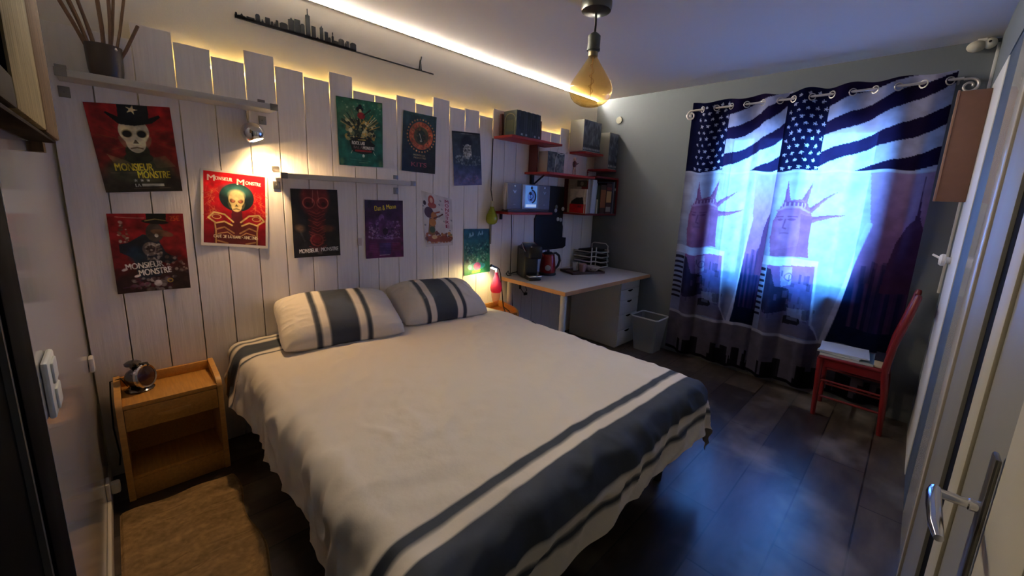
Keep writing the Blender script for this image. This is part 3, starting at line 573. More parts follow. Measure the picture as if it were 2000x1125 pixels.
# 10 teal
q = [(-1.807, 1.175), (-1.534, 1.169), (-1.515, .795), (-1.794, .784)]; W_, H_ = dims(q); c = Cv(W_, H_, RES, (40, 90, 96))
c.vgrad((34, 84, 98), (50, 130, 84)); c.speck(200, W_ * .06, H_ * .32, W_ * .94, H_ * .74, .009, [(110, 160, 130), (30, 70, 70), (150, 190, 160), (24, 56, 60), (70, 120, 100)], 18, .6); c.ell(W_ * .48, H_ * .83, W_ * .34, H_ * .085, (66, 170, 166), .9); c.ell(W_ * .5, H_ * .83, W_ * .14, H_ * .09, (214, 96, 150), .9); c.ell(W_ * .22, H_ * .83, W_ * .08, H_ * .06, (100, 206, 200), .7)
for x_, y_, w_ in ((.2, .14, .1), (.33, .11, .05), (.55, .1, .12), (.7, .09, .04)): c.line([(W_ * x_, H_ * (y_ + .04)), (W_ * (x_ + w_ * .4), H_ * (y_ - .04)), (W_ * (x_ + w_ * .7), H_ * (y_ + .03)), (W_ * (x_ + w_), H_ * y_)], .008, (150, 186, 190))
c.line([(W_ * .32, H_ * .93), (W_ * .62, H_ * .925)], .007, (206, 210, 70)); c.line([(W_ * .3, H_ * .965), (W_ * .6, H_ * .955)], .007, (206, 210, 70)); c.grain(.3, 30, 12)
poster('poster', 'teal poster of dense foliage with a pink and turquoise band, above the pink lamp', q, c, .006, 10)

# ------------------------------------------------------------------ white wall shelves with metal clips
def wshelf(label, x0, x1, z, d, caps):
    o = thing('wall_shelf', label, 'shelf', ((x0 + x1) / 2, 0, z), 0, 'white board shelves on the planks')
    MB().box((x0, -d, z), (x1, -.003, z + .028), bev=.002).build('shelf_board', SHELFW, o)
    for xc in caps:
        MB().box((xc - .017, -.004, z - .062), (xc + .017, -.0005, z - .018), bev=.001).lathe([(.004, 0), (.003, .003)], (xc, -.004, z - .04), 10, 0, Matrix.Rotation(R(90), 4, 'X')).build('lower_plate', METALG, o)
        m = MB(); m.box((xc - .017, -.004, z + .04), (xc + .017, -.0005, z + .066), bev=.001)
        m.build('upper_plate', METALG, o)
    for a, b in ((x0 - .004, x0 + .03), (x1 - .03, x1 + .004)):
        m = MB(); m.box((a, -d - .003, z - .002), (b, -d + .01, z + .03), bev=.001); m.build('end_cap', METALG, o)
    return o
wshelf('longer white board shelf at upper left carrying the dark ribbed vase', -3.885, -3.13, 1.835, .15, (-3.165, -3.875))
wshelf('shorter white board shelf above the red skull poster', -3.128, -2.325, 1.493, .14, (-3.12, -2.393))

# vase and sticks
VX, VY = -3.742, -.085
v = thing('vase', 'dark brown ribbed vase standing on the upper left shelf', 'vase', (VX, VY, 1.8635))
pr = [(.044, 0), (.050, .004), (.054, .03), (.056, .08), (.057, .118), (.058, .126), (.053, .127), (.050, .1), (.045, .012), (.001, .01)]
MB().lathe(pr, (VX, VY, 1.8635), 48, 0, ridge=-.03).build('body', mat('brown_glaze', (66, 54, 44), .35), v)
MB().lathe([(.003, 0), (.007, .004), (.004, .012)], (VX + .035, VY - .045, 1.97), 10).build('bead', CHROME, v)
STK = mat('rattan_sticks', (112, 84, 60), .7, var=.2, bscale=30)
VT = 1.8635
sticks = [(-.03, 0, -.105, .0, .26, .007), (-.028, .01, -.088, .03, .29, .006), (-.02, .0, -.06, .02, .3, .006), (-.012, .02, -.048, .045, .25, .005), (0, 0, .0, .02, .28, .007), (.01, .01, .04, .03, .26, .005), (.022, 0, .032, .02, .3, .006), (.03, .01, .07, .02, .28, .005), (.024, -.01, .115, -.01, .235, .006), (-.035, -.01, -.08, -.03, .27, .005)]
names = ['thickest stick leaning furthest left out of the ribbed vase', 'stick leaning left, second from the left in the ribbed vase', 'stick leaning left in the middle of the left cluster', 'short thin stick at the right of the left cluster', 'upright stick standing in the middle of the ribbed vase', 'thin stick leaning slightly right, beside the upright one', 'stick standing almost upright right of the vase middle', 'thin tall stick leaning right at the back of the vase', 'short thick stick leaning furthest right with a cut end', 'thin stick leaning left at the front of the ribbed vase']
for (a, b, c_, d_, h, r), nm in zip(sticks, names):
    p0 = Vector((VX + a * .5, VY + b * .5, VT + .014)); p1 = Vector((VX + a * .5 + (c_ - a * .5) * 1.45, VY + b * .5 + (d_ - b * .5) * 1.2, VT + .014 + (h - .014) * 1.45)) if c_ < .1 else Vector((VX + c_, VY + d_, VT + h)); mid = (p0 + p1) / 2 + Vector((.004, 0, 0))
    tag(MB().tube([p0, mid, p1], [r * .9, r, r], 8).build('stick', STK), nm, 'stick', 'sticks in the vase')

# wood framed dark panel on the left wall
WOODL = mat('rough_pale_wood', (118, 102, 66), .75, bump=.5, bscale=7, stretch=(10, 10, .8), var=.4, spec=.1)
WOODB = mat('rough_brown_wood', (92, 70, 46), .75, bump=.5, bscale=7, stretch=(10, 10, .8), var=.35, spec=.1)
fo = thing('framed_panel', 'rustic wood framed dark panel hung high on the left wall', 'framed panel', (-3.93, -1.25, 1.55))
xa, xb = -3.93, -3.872
FY0, FY1, FZ0, FZ1 = -1.95, -.80, 1.553, 2.35
DKW = mat('dark_shaded_wood', (44, 36, 30), .9, var=.25, bscale=9, spec=.03)
box_obj('panel', (xa, FY0, FZ0 + .05), (xb - .004, -1.56, FZ1), mat('dark_board', (2, 2, 3), .9, spec=0), fo)
MB().box((xa + .012, -1.555, FZ0), (xb, -1.135, FZ1), bev=.003).build('frame_board', WOODL, fo)
MB().box((xa + .012, -1.13, FZ0 - .004), (xb + .001, FY1, FZ1), bev=.005).build('frame_board', WOODB, fo)
MB().box((xa + .012, FY0, FZ0), (xb - .001, -1.557, FZ0 + .05), bev=.003).build('bottom_rail', DKW, fo)
MB().box((xa + .002, FY0, FZ0 - .012), (xb - .006, FY1 - .01, FZ0 - .004), bev=.002).build('underside_shade', DKW, fo)  # dark board added under the frame, colouring its underside as shaded
MB().box((xa, FY1 - .06, FZ0 - .04), (xa + .03, FY1 - .0, FZ0 - .013)).build('hanger', WOODB, fo)

# chrome ball spot
sp = thing('wall_spotlight', 'small chrome ball spotlight under the right end of the upper white shelf', 'wall light', (-3.222, 0, 1.716))
SCn = Vector((-3.228, -.068, 1.716)); tilt = Matrix.Rotation(R(-18), 4, 'Y') @ Matrix.Rotation(R(-12), 4, 'X')
pf = [(.001, .054)] + [(.054 * math.cos(R(a)), .054 * math.sin(R(a))) for a in range(80, -50, -10)] + [(.036, -.040), (.034, -.034), (.001, -.03)]
MB().lathe(pf, SCn, 32, 0, tilt).build('ball_shade', CHROME, sp)
MB().lathe([(.001, -.0335), (.031, -.0345), (.031, -.036), (.001, -.0362)], SCn, 24, 0, tilt).build('bulb', emis('spot_bulb', (255, 208, 140), 30), sp)
MB().tube([(-3.222, -.001, 1.73), (-3.222, -.03, 1.728)], .011, 12).build('stem', METALG, sp)
MB().tube([(-3.238, -.003, 1.86 - .03), (-3.236, -.004, 1.79), (-3.226, -.006, 1.74)], .0025, 6).build('cable', mat('clear_cable', (180, 170, 150), .4), sp)
def light(kind, name, loc, e, c, parent=None, **k):
    l = bpy.data.lights.new(name, kind); l.energy = e; l.color = lin(c)
    for a, b in k.items(): setattr(l, a, b)
    o = bpy.data.objects.new(name, l); COL.objects.link(o); o.location = Vector(loc) - (Vector(parent.location) if parent else Vector())
    if parent: o.parent = parent
    return o
lo = light('SPOT', 'spot_beam', SCn + tilt @ Vector((0, 0, -.043)), W_SPOT, (255, 208, 150), sp, spot_size=R(165), spot_blend=.6, shadow_soft_size=.022)
lo.rotation_euler = (Matrix.Rotation(R(16), 4, 'Y').inverted() @ Matrix.Rotation(R(-26), 4, 'X')).to_euler()

# ------------------------------------------------------------------ pendant
PX, PY = -1.838, -1.196
pn = thing('pendant_lamp', 'big amber teardrop bulb hanging from a grey ceiling rose', 'pendant lamp', (PX, PY, HC))
PEW = mat('pewter', (104, 104, 96), .3, .9)
MB().lathe([(.083, 2.499), (.084, 2.475), (.078, 2.455), (.03, 2.45), (.014, 2.446), (.001, 2.446)], (PX, PY, 0), 32).build('ceiling_rose', PEW, pn)
MB().tube([(PX, PY, 2.447), (PX + .004, PY, 2.39), (PX + .001, PY, 2.34)], .006, 8).build('cord', CABLE, pn)
MB().lathe([(.008, 2.352), (.02, 2.345), (.034, 2.332), (.034, 2.27), (.036, 2.268), (.036, 2.258), (.028, 2.256), (.028, 2.25), (.001, 2.25)], (PX, PY, 0), 24).build('socket', mat('socket_grey', (96, 100, 92), .4, .5), pn)
gb = [(.024, 2.25), (.024, 2.225), (.036, 2.205), (.062, 2.165), (.092, 2.12), (.113, 2.085), (.119, 2.062), (.118, 2.04), (.108, 2.012), (.088, 1.99), (.058, 1.974), (.028, 1.967), (.001, 1.965)]
bo = MB().lathe(gb, (PX, PY, 0), 40).build('bulb', AMBER, pn, smooth=60)
fl = MB(); 
fl.tube([(PX + .012 * math.cos(k * .5) * (1 - .3 * math.cos(k * .13)), PY + .012 * math.sin(k * .5), 2.2 - .0042 * k) for k in range(44)], .0013, 6); fl.tube([(PX, PY, 2.25), (PX, PY, 2.02)], .002, 6)
fl.build('filament', mat('filament', (150, 110, 60), .4, .6), pn)
MB().lathe([(.026, 2.252), (.026, 2.228), (.001, 2.228)], (PX, PY, 0), 24).build('bulb_cap', mat('brass_cap', (176, 160, 120), .3, .9), pn)

# ------------------------------------------------------------------ bed
bd = thing('bed', 'double bed on a black base standing with its head to the white boards', 'bed', (-2.57, -1.0, 0))
BX0, BX1, BY0, BY1 = -3.35, -1.79, -1.95, -.01
MB().box((BX0 + .03, BY0 + .03, .14), (BX1 - .03, BY1, .30), bev=.012).build('base', BASE, bd)
MB().box((BX0 + .015, BY0 + .015, .30), (BX1 - .015, BY1, .545), bev=.05, seg=4).build('mattress', MATT, bd)
for x in (BX0 + .1, BX1 - .1):
    for y in (BY0 + .1, BY1 - .12): MB().lathe([(.022, 0), (.03, .142)], (x, y, 0), 16).build('leg', BASE, bd)
# duvet: arc-length sheet over the mattress, stripes follow the cloth
CXd, HX, RR = -2.57, .765, .085
YF = -1.925
L_side, L_foot = .295, .285
res = .009
sx_ = np.arange(-HX - L_side - .01, HX + L_side + .09, res); sy_ = np.arange(0, 1.925 + L_foot, res)
S, T = np.meshgrid(sx_, sy_)
a_ = np.maximum(np.abs(S) - HX, 0) * np.sign(S); b_ = np.maximum(T - 1.915, 0)
e_ = np.hypot(a_, b_); ex = np.where(e_ > 0, a_ / np.maximum(e_, 1e-9), 0); ey = np.where(e_ > 0, b_ / np.maximum(e_, 1e-9), 0)
ang = np.clip(e_ / RR, 0, R(84)); over = np.maximum(e_ - RR * R(84), 0)
per = np.arctan2(b_, a_) * .6 + S * 1.0 * (b_ > 0) + T * 1.0 * (b_ == 0)
fold = .011 * np.sin(per * 9 + 1) + .006 * np.sin(per * 23 + 2)
hd = RR * np.sin(ang) + over * math.cos(R(84)) + fold * np.clip(over / .2, 0, 1)
vd = RR * (1 - np.cos(ang)) + over * math.sin(R(84))
X = CXd + np.clip(S, -HX, HX) + ex * hd * np.where(S > 0, 1 - .93 * np.exp(-(T / .42) ** 6), 1); Y = -np.minimum(T, 1.915) - ey * hd - .015
Zt = .578 + .022 * np.cos(np.clip(S / HX, -1, 1) * 1.4) + .006 * np.sin(T * 3)
Z = Zt - vd
nz = np.zeros(S.shape)
for j in range(S.shape[0]):
    for i in range(S.shape[1]):
        s0, t0 = S[j, i], T[j, i]
        k = min(1, e_[j, i] / .12)
        q = Vector((s0 * 2.2 + t0 * .9, t0 * 2.2 - s0 * .8, 0)); n1_ = noise.noise(q * 1.0 + Vector((3, 1, 5)))
        rd = 1 - abs(noise.noise(Vector((s0 * 5 + t0 * 3.5, t0 * 5 - s0 * 1.5, 2.)))) * 2
        n2_ = noise.noise(Vector((s0 * 12 + t0 * 8, t0 * 13 - s0 * 6, 9.)))
        rf = 1 - abs(noise.noise(Vector((t0 * 9 + s0 * 4, s0 * 5 - t0 * 3, 4.)))) * 2
        nz[j, i] = .009 * n1_ + .013 * max(rd - .5, 0) * (.5 + n1_) + .0045 * n2_ + k * (.013 * n1_ + .022 * max(rf - .3, 0))
NX = ex * np.sin(ang); NY = -ey * np.sin(ang); NZ = np.cos(ang)
nz = nz * np.where((S > HX - .05), 1 - .95 * np.exp(-(T / .42) ** 6), 1)
X = X + NX * nz; Y = Y + NY * nz; Z = Z + NZ * nz
hem = (e_ > .3) ; Z = Z + .007 * np.sin(per * 9) * np.clip((e_ - .22) / .1, 0, 1)
Y = np.minimum(Y, -.008)
WHT = np.array(lin((216, 209, 197))); NAV = np.array(lin((62, 68, 78))); GRY = np.array(lin((112, 112, 112)))
cols = np.zeros(S.shape + (3,)); cols[:] = WHT
def band(a, b, c_):
    m = np.clip(np.minimum(T - a, b - T) / res + .5, 0, 1)[..., None]; cols[:] = cols * (1 - m) + c_ * m
for a, b in ((1.795, 1.837), (1.885, 2.05), (2.095, 2.125)): band(a, b, NAV)
for a, b in ((.035, .055), (.09, .235), (.275, .295)): band(a, b, NAV * 1.25)
tag(grid_mesh('duvet', np.stack([X, Y, Z], -1), cols, LINEN), 'white duvet with dark grey stripes across its head and foot spread over the bed', 'duvet')
def pillow(label, cx, cy, cz, w_, d_, th, rz, tilt_, ridge_seed):
    n = 96; u = np.linspace(-1, 1, n); U, V = np.meshgrid(u, u); out = []; 
    for sg in (1, -1):
        prof = np.clip((1 - np.abs(U) ** 2.6) * (1 - np.abs(V) ** 2.6), 0, 1) ** .5
        pin = 1 - .06 * (U ** 2) * (1 - V ** 2) * 0 - .055 * U ** 4 * V ** 4 - .03 * (1 - np.abs(V)) * np.abs(U) ** 3 - .03 * (1 - np.abs(U)) * np.abs(V) ** 3
        nzz = np.zeros(U.shape)
        for j in range(n):
            for i in range(n):
                p_ = Vector((U[j, i] * 2.2, V[j, i] * 2.2, ridge_seed)); nzz[j, i] = .010 * noise.noise(p_) + .007 * max(0, 1 - abs(noise.noise(p_ * 2.1 + Vector((5, 0, 0)))) * 2.4) * (abs(U[j, i]) ** 2 + .2)
        z = sg * (prof * th * (.62 if sg > 0 else .38) + nzz * prof ** .5 * (1 if sg > 0 else .3))
        out.append(np.stack([U * w_ / 2 * pin, V * d_ / 2 * pin, z], -1))
    P_ = np.concatenate([out[0], out[1][::-1]], 0)
    c_ = np.zeros(P_.shape); c_[:] = WHT; UU = np.concatenate([U, U], 0) * w_ / 2
    for a, b in ((-.165, -.135), (-.095, .06), (.10, .13)):
        m = np.clip(np.minimum(UU - a, b - UU) / .006 + .5, 0, 1)[..., None]; c_ = c_ * (1 - m) + NAV * m
    mx = np.array((Matrix.Rotation(R(rz), 3, 'Z') @ Matrix.Rotation(R(tilt_), 3, 'X'))); P_ = P_ @ mx.T + np.array([cx, cy, cz])
    P_[..., 1] = np.minimum(P_[..., 1], -.006)
    return tag(grid_mesh('pillow', P_, c_, LINEN), label, 'pillow', 'striped pillows at the head of the bed')
pillow('plump striped pillow on the left side of the bed under the purple poster', -2.90, -.265, .695, .66, .47, .2, -9, 20, 1.5)
pillow('plump striped pillow on the right side of the bed near the pink lamp', -2.22, -.255, .69, .64, .45, .2, -9, 20, 7.5)

# rug
g = 60; ux, uy = np.meshgrid(np.linspace(-3.9, -3.49, g), np.linspace(-.345, -1.9, 3 * g))
zz = .008 + .004 * np.sin(uy * 26) * np.sin(ux * 15 + 1) + .003
rg_ = Cv(.41, 1.555, .004, (150, 124, 88)); rg_.grain(.22, 9, 21, None, .6, 2.4); rg_.grain(.2, 70, 22)
rs = random.Random(5)
for _ in range(26): y_ = rs.uniform(0, 1.5); x_ = rs.uniform(0, .3); rg_.line([(x_, y_), (x_ + rs.uniform(.05, .2), y_ + rs.uniform(-.02, .02))], .006, rs.choice([(104, 84, 58), (178, 152, 112)]), .5)
ny, nx = rg_.X.shape; px_ = -3.9 + rg_.X + .012 * np.sin(rg_.Y * 14) * (rg_.X / .41); py_ = -.345 - rg_.Y + .008 * np.sin(rg_.X * 30) * (1 - rg_.Y / 1.555)
pz_ = .011 + .003 * np.sin(rg_.Y * 40) * np.sin(rg_.X * 22)
m_edge = np.minimum(np.minimum(rg_.X, .41 - rg_.X), np.minimum(rg_.Y, 1.555 - rg_.Y)); pz_ = np.where(m_edge < .006, .0005, pz_)
RUGM = attr_mat('rug_pile', .95, .1, bump=.4, bscale=300)
tag(grid_mesh('rug', np.stack([px_, py_, pz_], -1), rg_.linear(), RUGM), 'narrow tan rug on the floor beside the bed in front of the left nightstand', 'rug')

# ------------------------------------------------------------------ nightstands
def nightstand(label, x0, y0=-.268):
    W2, D2, H2 = .378, .262, .465
    o = thing('nightstand', label, 'nightstand', (x0 + W2 / 2, y0 + D2, 0), 0, 'honey wood nightstands beside the bed')
    X0, X1, Y0, Y1 = x0, x0 + W2, y0, y0 + D2; tk = .022
    def side(a):
        m = MB(); m.prism([(Y0, 0), (Y1, 0), (Y1, H2 + .052), (Y1 - .02, H2 + .055), (Y0 + .05, H2 + .03), (Y0 + .012, H2 + .012), (Y0, H2 - .01)], a, a + tk, 'x'); return m
    side(X0).build('side_panel', OAKD, o, smooth=40); side(X1 - tk).build('side_panel', OAKD, o, smooth=40)
    MB().box((X0 + tk, Y0 + .004, H2 - .02), (X1 - tk, Y1, H2), bev=.003).build('top', OAK, o)
    MB().box((X0 + tk, Y1 - .018, H2), (X1 - tk, Y1, H2 + .048), bev=.004).build('back_rail', OAK, o)
    dr = MB().box((X0 + tk + .001, Y0 + .002, H2 - .125), (X1 - tk - .001, Y0 + .02, H2 - .022), bev=.003).build('drawer', OAK, o)
    h = MB(); h.prism([(X0 + .13 + .12 * k / 10, H2 - .075 - .012 * math.sin(math.pi * k / 10)) for k in range(11)] + [(X0 + .25, H2 - .068), (X0 + .13, H2 - .068)], Y0 + .003, Y0 - .007); h.build('handle', OAKD, dr)
    MB().box((X0 + tk, Y0 + .02, H2 - .125), (X1 - tk, Y1 - .006, H2 - .115)).build('drawer_floor', OAKD, o)
    MB().box((X0 + tk, Y1 - .008, .02), (X1 - tk, Y1, H2 - .02)).build('back_panel', OAK, o)
    MB().box((X0 + tk, Y0 + .012, .095), (X1 - tk, Y1 - .006, .112), bev=.002).build('shelf', OAK, o)
    MB().box((X0 + tk, Y0 + .006, .0), (X1 - tk, Y0 + .026, .097), bev=.002).build('plinth', OAK, o)
    return o
nightstand('honey wood nightstand left of the bed, carrying the dark chrome lamp', -3.866)
nightstand('honey wood nightstand right of the bed, carrying the pink lamp', -1.772)

# dark chrome lamp on the left nightstand
LX, LY, LZ = -3.775, -.105, .466
lm = thing('table_lamp', 'dark chrome round headlight-shaped lamp on the left nightstand', 'lamp', (LX, LY, LZ))
ax = Vector((.75, -.62, .18)).normalized(); rot = Vector((0, 0, 1)).rotation_difference(ax).to_matrix().to_4x4(); cc = Vector((LX - .002, LY, LZ + .062))
MB().lathe([(.001, -.052), (.02, -.05), (.04, -.034), (.05, -.01), (.054, .012), (.054, .02)], cc, 32, 0, rot).build('body', DKCHROME, lm)
MB().lathe([(.054, .016), (.058, .02), (.058, .03), (.053, .036), (.047, .034), (.047, .024)], cc, 32, 0, rot).build('lens_ring', CHROME, lm)
MB().lathe([(.047, .026), (.046, .033), (.03, .038), (.001, .04)], cc, 32, 0, rot).build('lens', mat('smoky_lens', (46, 26, 34), .2, 0, coat=.3), lm)
MB().lathe([(.052, 0), (.054, .006), (.044, .014), (.03, .02), (.001, .022)], (LX - .005, LY, LZ), 28).build('base', DKCHROME, lm)
kt = MB(); kt.lathe([(.012, .108), (.014, .118), (.03, .124), (.031, .134), (.02, .142), (.001, .144)], (LX - .018, LY + .01, LZ), 20); kt.tube([(LX + .004, LY, LZ + .126), (LX + .03, LY - .012, LZ + .13), (LX + .034, LY - .014, LZ + .116)], .005, 8)
kt.build('top_knob', DKCHROME, lm)
MB().tube([(LX - .045, LY + .02, LZ + .02), (-3.84, LY + .05, LZ + .055), (-3.876, LY + .06, LZ + .045), (-3.882, LY + .065, LZ - .03), (-3.888, LY + .05, .28), (-3.88, LY + .04, .14), (-3.886, LY + .02, .1)], .003, 6).build('cable', CABLE, lm)

# pink lamp on the right nightstand
QX, QY, QZ = -1.565, -.15, .466
lp = thing('table_lamp', 'bulb-shaped pink glass lamp hanging on a black wire arm on the right nightstand', 'lamp', (QX, QY, QZ))
wr = MB(); wr.tube([(QX - .09, QY - .06, QZ + .006), (QX + .07, QY - .05, QZ + .006), (QX + .09, QY - .02, QZ + .008), (QX + .1, QY + .01, QZ + .03), (QX + .045, QY, QZ + .33), (QX + .03, QY, QZ + .372), (QX + .01, QY, QZ + .388), (QX - .012, QY, QZ + .392)], .005, 8)
wr.tube([(QX + .1, QY + .01, QZ + .03), (QX + .1, QY - .07, QZ + .006), (QX + .06, QY - .12, QZ + .006), (QX - .06, QY - .11, QZ + .006), (QX - .09, QY - .06, QZ + .006)], .005, 8); wr.build('wire_stand', BLACK, lp)
hd_ = MB(); hd_.tube([(QX - .005, QY, QZ + .388), (QX - .065, QY, QZ + .412)], [.012, .014], 12); hd_.build('lamp_head', METALG, lp)
MB().tube([(QX - .012, QY - .001, QZ + .378), (QX - .06, QY - .001, QZ + .398)], [.008, .009], 10).build('light_bar', emis('read_light', (255, 240, 205), 22), lp)
MB().lathe([(.008, .385), (.012, .38), (.012, .35), (.001, .35)], (QX, QY, QZ), 14).build('socket', WHITE, lp)
MB().lathe([(.014, .35), (.016, .33), (.03, .29), (.045, .25), (.05, .22), (.048, .195), (.04, .178)], (QX, QY, QZ), 28).build('pink_glass', PINKG, lp, smooth=60)
MB().lathe([(.041, .178), (.038, .14), (.028, .10), (.014, .075), (.001, .07)], (QX, QY, QZ), 28).build('clear_tip', PINKC, lp, smooth=60)
lq = light('SPOT', 'reading_glow', (QX - .055, QY + .0, QZ + .372), W_READ, (255, 222, 140), lp, spot_size=R(150), spot_blend=.5, shadow_soft_size=.02)
lq.rotation_euler = Vector((0, 0, -1)).rotation_difference(Vector((-.45, .45, -1)).normalized()).to_euler()

# green bulb on the boards
gx, gz = -1.553, 1.3
gl_ = thing('hanging_bulb', 'green glass bulb hanging on a cable by the left end of the red shelves', 'hanging bulb', (gx, -.055, gz))
MB().lathe([(.016, .06), (.018, .045), (.03, .02), (.046, -.015), (.05, -.045), (.044, -.07), (.028, -.085), (.001, -.09)], (gx, -.055, gz), 28).build('bulb', GREENG, gl_, smooth=60)
MB().lathe([(.012, .105), (.013, .1), (.013, .058), (.001, .058)], (gx, -.055, gz), 16).build('socket', mat('cream_socket', (206, 200, 176), .5), gl_)
MB().tube([(gx + .006, -.052, gz + .1), (gx + .012, -.02, gz + .2), (gx + .028, -.007, gz + .4), (gx + .03, -.007, gz + .615)], .004, 6).build('cable', CABLE, gl_)
MB().tube([(gx + .028, -.0105, gz - .06), (gx + .028, -.0105, gz - .26)], .009, 8).build('pull_rod', METALG, gl_)

# ------------------------------------------------------------------ red shelves
def rshelf(label, x0, x1, z, d, extra=None):
    o = thing('red_shelf', label, 'shelf', ((x0 + x1) / 2, 0, z), 0, 'red wooden shelves in the corner')
    MB().box((x0, -d, z - .02), (x1, -.001, z), bev=.003).build('shelf_board', REDW, o); return o
A_ = rshelf('topmost left red shelf holding the row of black books', -1.51, -.88, 1.935, .22)
C_ = rshelf('middle red shelf holding the small figurines', -1.133, -.45, 1.675, .30)
B_ = rshelf('short red shelf at upper right holding the large grey boxed set', -.50, -.19, 1.918, .20)
D_ = rshelf('lowest left red shelf holding the grey stereo', -1.49, -.93, 1.322, .19)
G_ = rshelf('small red shelf on the window wall side under the small boxed set', -.175, -.003, 1.775, .25)
up_ = MB().box((-1.085, -.10, 1.676), (-1.07, -.002, 1.914)).build('upright', mat('dark_red_wood', (104, 52, 48), .6), C_)
bk = MB(); bk.box((-1.06, -.03, 1.54), (-1.03, -.002, 1.654)); bk.tube([(-1.045, -.025, 1.56), (-1.045, -.16, 1.65)], .008, 8); bk.build('bracket', BLACKM, C_)
bk = MB(); bk.box((-1.42, -.02, 1.25), (-1.40, -.002, 1.301)); bk.build('bracket', BLACKM, D_)
E_ = thing('shelf_box', 'dark red open shelf box in the corner full of upright books', 'shelf', (-.28, 0, 1.318), 0, 'red wooden shelves in the corner')
DR = mat('deep_red_wood', (112, 26, 28), .55)
MB().box((-.55, -.29, 1.3), (-.004, -.001, 1.318), bev=.002).build('bottom_board', DR, E_); MB().box((-.40, -.29, 1.67), (-.004, -.001, 1.688), bev=.002).build('top_board', DR, E_)
MB().box((-.022, -.29, 1.318), (-.004, -.001, 1.67)).build('side_board', DR, E_); MB().box((-.55, -.012, 1.318), (-.022, -.001, 1.652)).build('back_board', mat('red_back', (92, 22, 24), .6), E_)

def book(name, label, cat, x0, x1, y0, y1, z0, z1, cover, pages=(214, 206, 188), group=None, band_=None, lean=0, spine_col=None):
    o = thing(name, label, cat, ((x0 + x1) / 2, y0, z0), 0, group)
    mx = Matrix.Translation((x0, 0, z0)) @ Matrix.Rotation(R(lean), 4, 'Y') @ Matrix.Translation((-x0, 0, -z0)) if lean else None
    t_ = .003; m = MB(); m.box((x0, y0, z0), (x1, y0 + t_, z1), 0, mx=mx); m.box((x0, y0 + t_, z0), (x0 + t_, y1, z1), 0, mx=mx); m.box((x1 - t_, y0 + t_, z0), (x1, y1, z1), 0, mx=mx)
    m.build('cover', cover, o)
    MB().box((x0 + t_, y0 + t_, z0 + .003), (x1 - t_, y1 - .004, z1 - .003), mx=mx).build('pages', PAGES, o)
    if band_:
        for (za, zb2, mm) in band_: MB().box((x0 + .002, y0 - .0012, z0 + za), (x1 - .002, y0, z0 + zb2), mx=mx).build('spine_label', mm, o)
    return o
PAGES = mat('book_pages', (206, 198, 180), .9)
BKB = [mat('dark_green_cover', (44, 52, 50), .45), mat('charcoal_cover', (52, 56, 58), .45), mat('black_cover', (32, 36, 38), .45)]
SILV = mat('silver_print', (170, 172, 168), .4, .5)
n = 11; xs0, xs1 = -1.452, -1.168; wd = (xs1 - xs0) / n
ordn = ['first', 'second', 'third', 'fourth', 'fifth', 'sixth', 'seventh', 'eighth', 'ninth', 'tenth', 'last']
for k in range(n):
    lb = 'dark slim book, %s from the left in the row on the topmost left red shelf' % ordn[k] if k < n - 1 else 'dark slim book at the right end of the row on the topmost left red shelf'
    b_ = book('book', lb, 'book', xs0 + k * wd + .0006, xs0 + (k + 1) * wd - .0006, -.205, -.055, 1.936, 2.132 + .002 * (k % 2), BKB[k % 3], group='dark books on the topmost left red shelf', band_=[(.008, .024, SILV)] if k in (2, 4, 8, 10) else [(.05, .15, BKB[(k + 1) % 3])])
    if k == 0:
        ar = MB(); ar.tube([(xs0 + .0002, -.19, 1.945)] + [(xs0 + .0002, -.13 - .06 * math.cos(math.pi * t / 10), 2.06 + .05 * math.sin(math.pi * t / 10)) for t in range(11)] + [(xs0 + .0002, -.07, 1.945)], .0035, 6); ar.build('cover_arch', mat('gold_arch', (150, 138, 96), .45), b_)
        MB().box((xs0 - .0008, -.175, 1.97), (xs0 - .0001, -.085, 2.06)).build('cover_print', mat('olive_print', (70, 74, 48), .5), b_)
tag(MB().box((-1.162, -.2, 1.936), (-1.145, -.06, 2.09), bev=.002).box((-1.162, -.2, 1.936), (-1.10, -.06, 1.94)).build('bookend', mat('brown_bookend', (112, 70, 62), .6)), 'brown bookend closing the row of dark books', 'bookend')
tag(MB().box((-1.478, -.06, 1.936), (-1.456, -.03, 2.11), bev=.002).build('book', mat('maroon_cover', (70, 34, 34), .5)), 'thin maroon book set back behind the left end of the dark row', 'book')

# grey boxed sets: printed faces
BOXM = attr_mat('printed_card', .5, .35)
def boxset(label, x0, x1, y0, y1, z0, z1, seed):
    o = thing('boxed_set', label, 'box', ((x0 + x1) / 2, y0, z0), 0, 'grey boxed sets on the shelves')
    MB().box((x0, y0, z0), (x1, y1, z1), bev=.003).build('case', mat('grey_card', (150, 150, 140), .55), o)
    cv = Cv(x1 - x0 - .008, z1 - z0 - .008, .004, (104, 110, 118)); cv.vgrad((120, 126, 134), (70, 76, 82)); rs_ = random.Random(seed)
    nn = int((x1 - x0) / .024)
    for k in range(1, nn): cv.line([(cv.w * k / nn, 0), (cv.w * k / nn, cv.h)], .002, (58, 62, 68))
    for k in range(70): cv.ell(rs_.uniform(0, cv.w), rs_.uniform(.1, 1) * cv.h, .012, .03, rs_.choice([(150, 156, 160), (62, 66, 72), (90, 96, 108), (44, 48, 54)]), .4, rs_.uniform(-30, 30))
    for k in range(nn): cv.rect(cv.w * (k + .25) / nn, cv.h * .9, cv.w * (k + .75) / nn, cv.h * .96, (190, 190, 186)); cv.ell(cv.w * (k + .5) / nn, cv.h * .84, .008, .016, (40, 42, 46))
    pts = np.stack([x0 + .004 + cv.X, np.full(cv.X.shape, y0 - .001), z1 - .004 - cv.Y], -1); grid_mesh('printed_spines', pts, cv.linear(), BOXM, o)
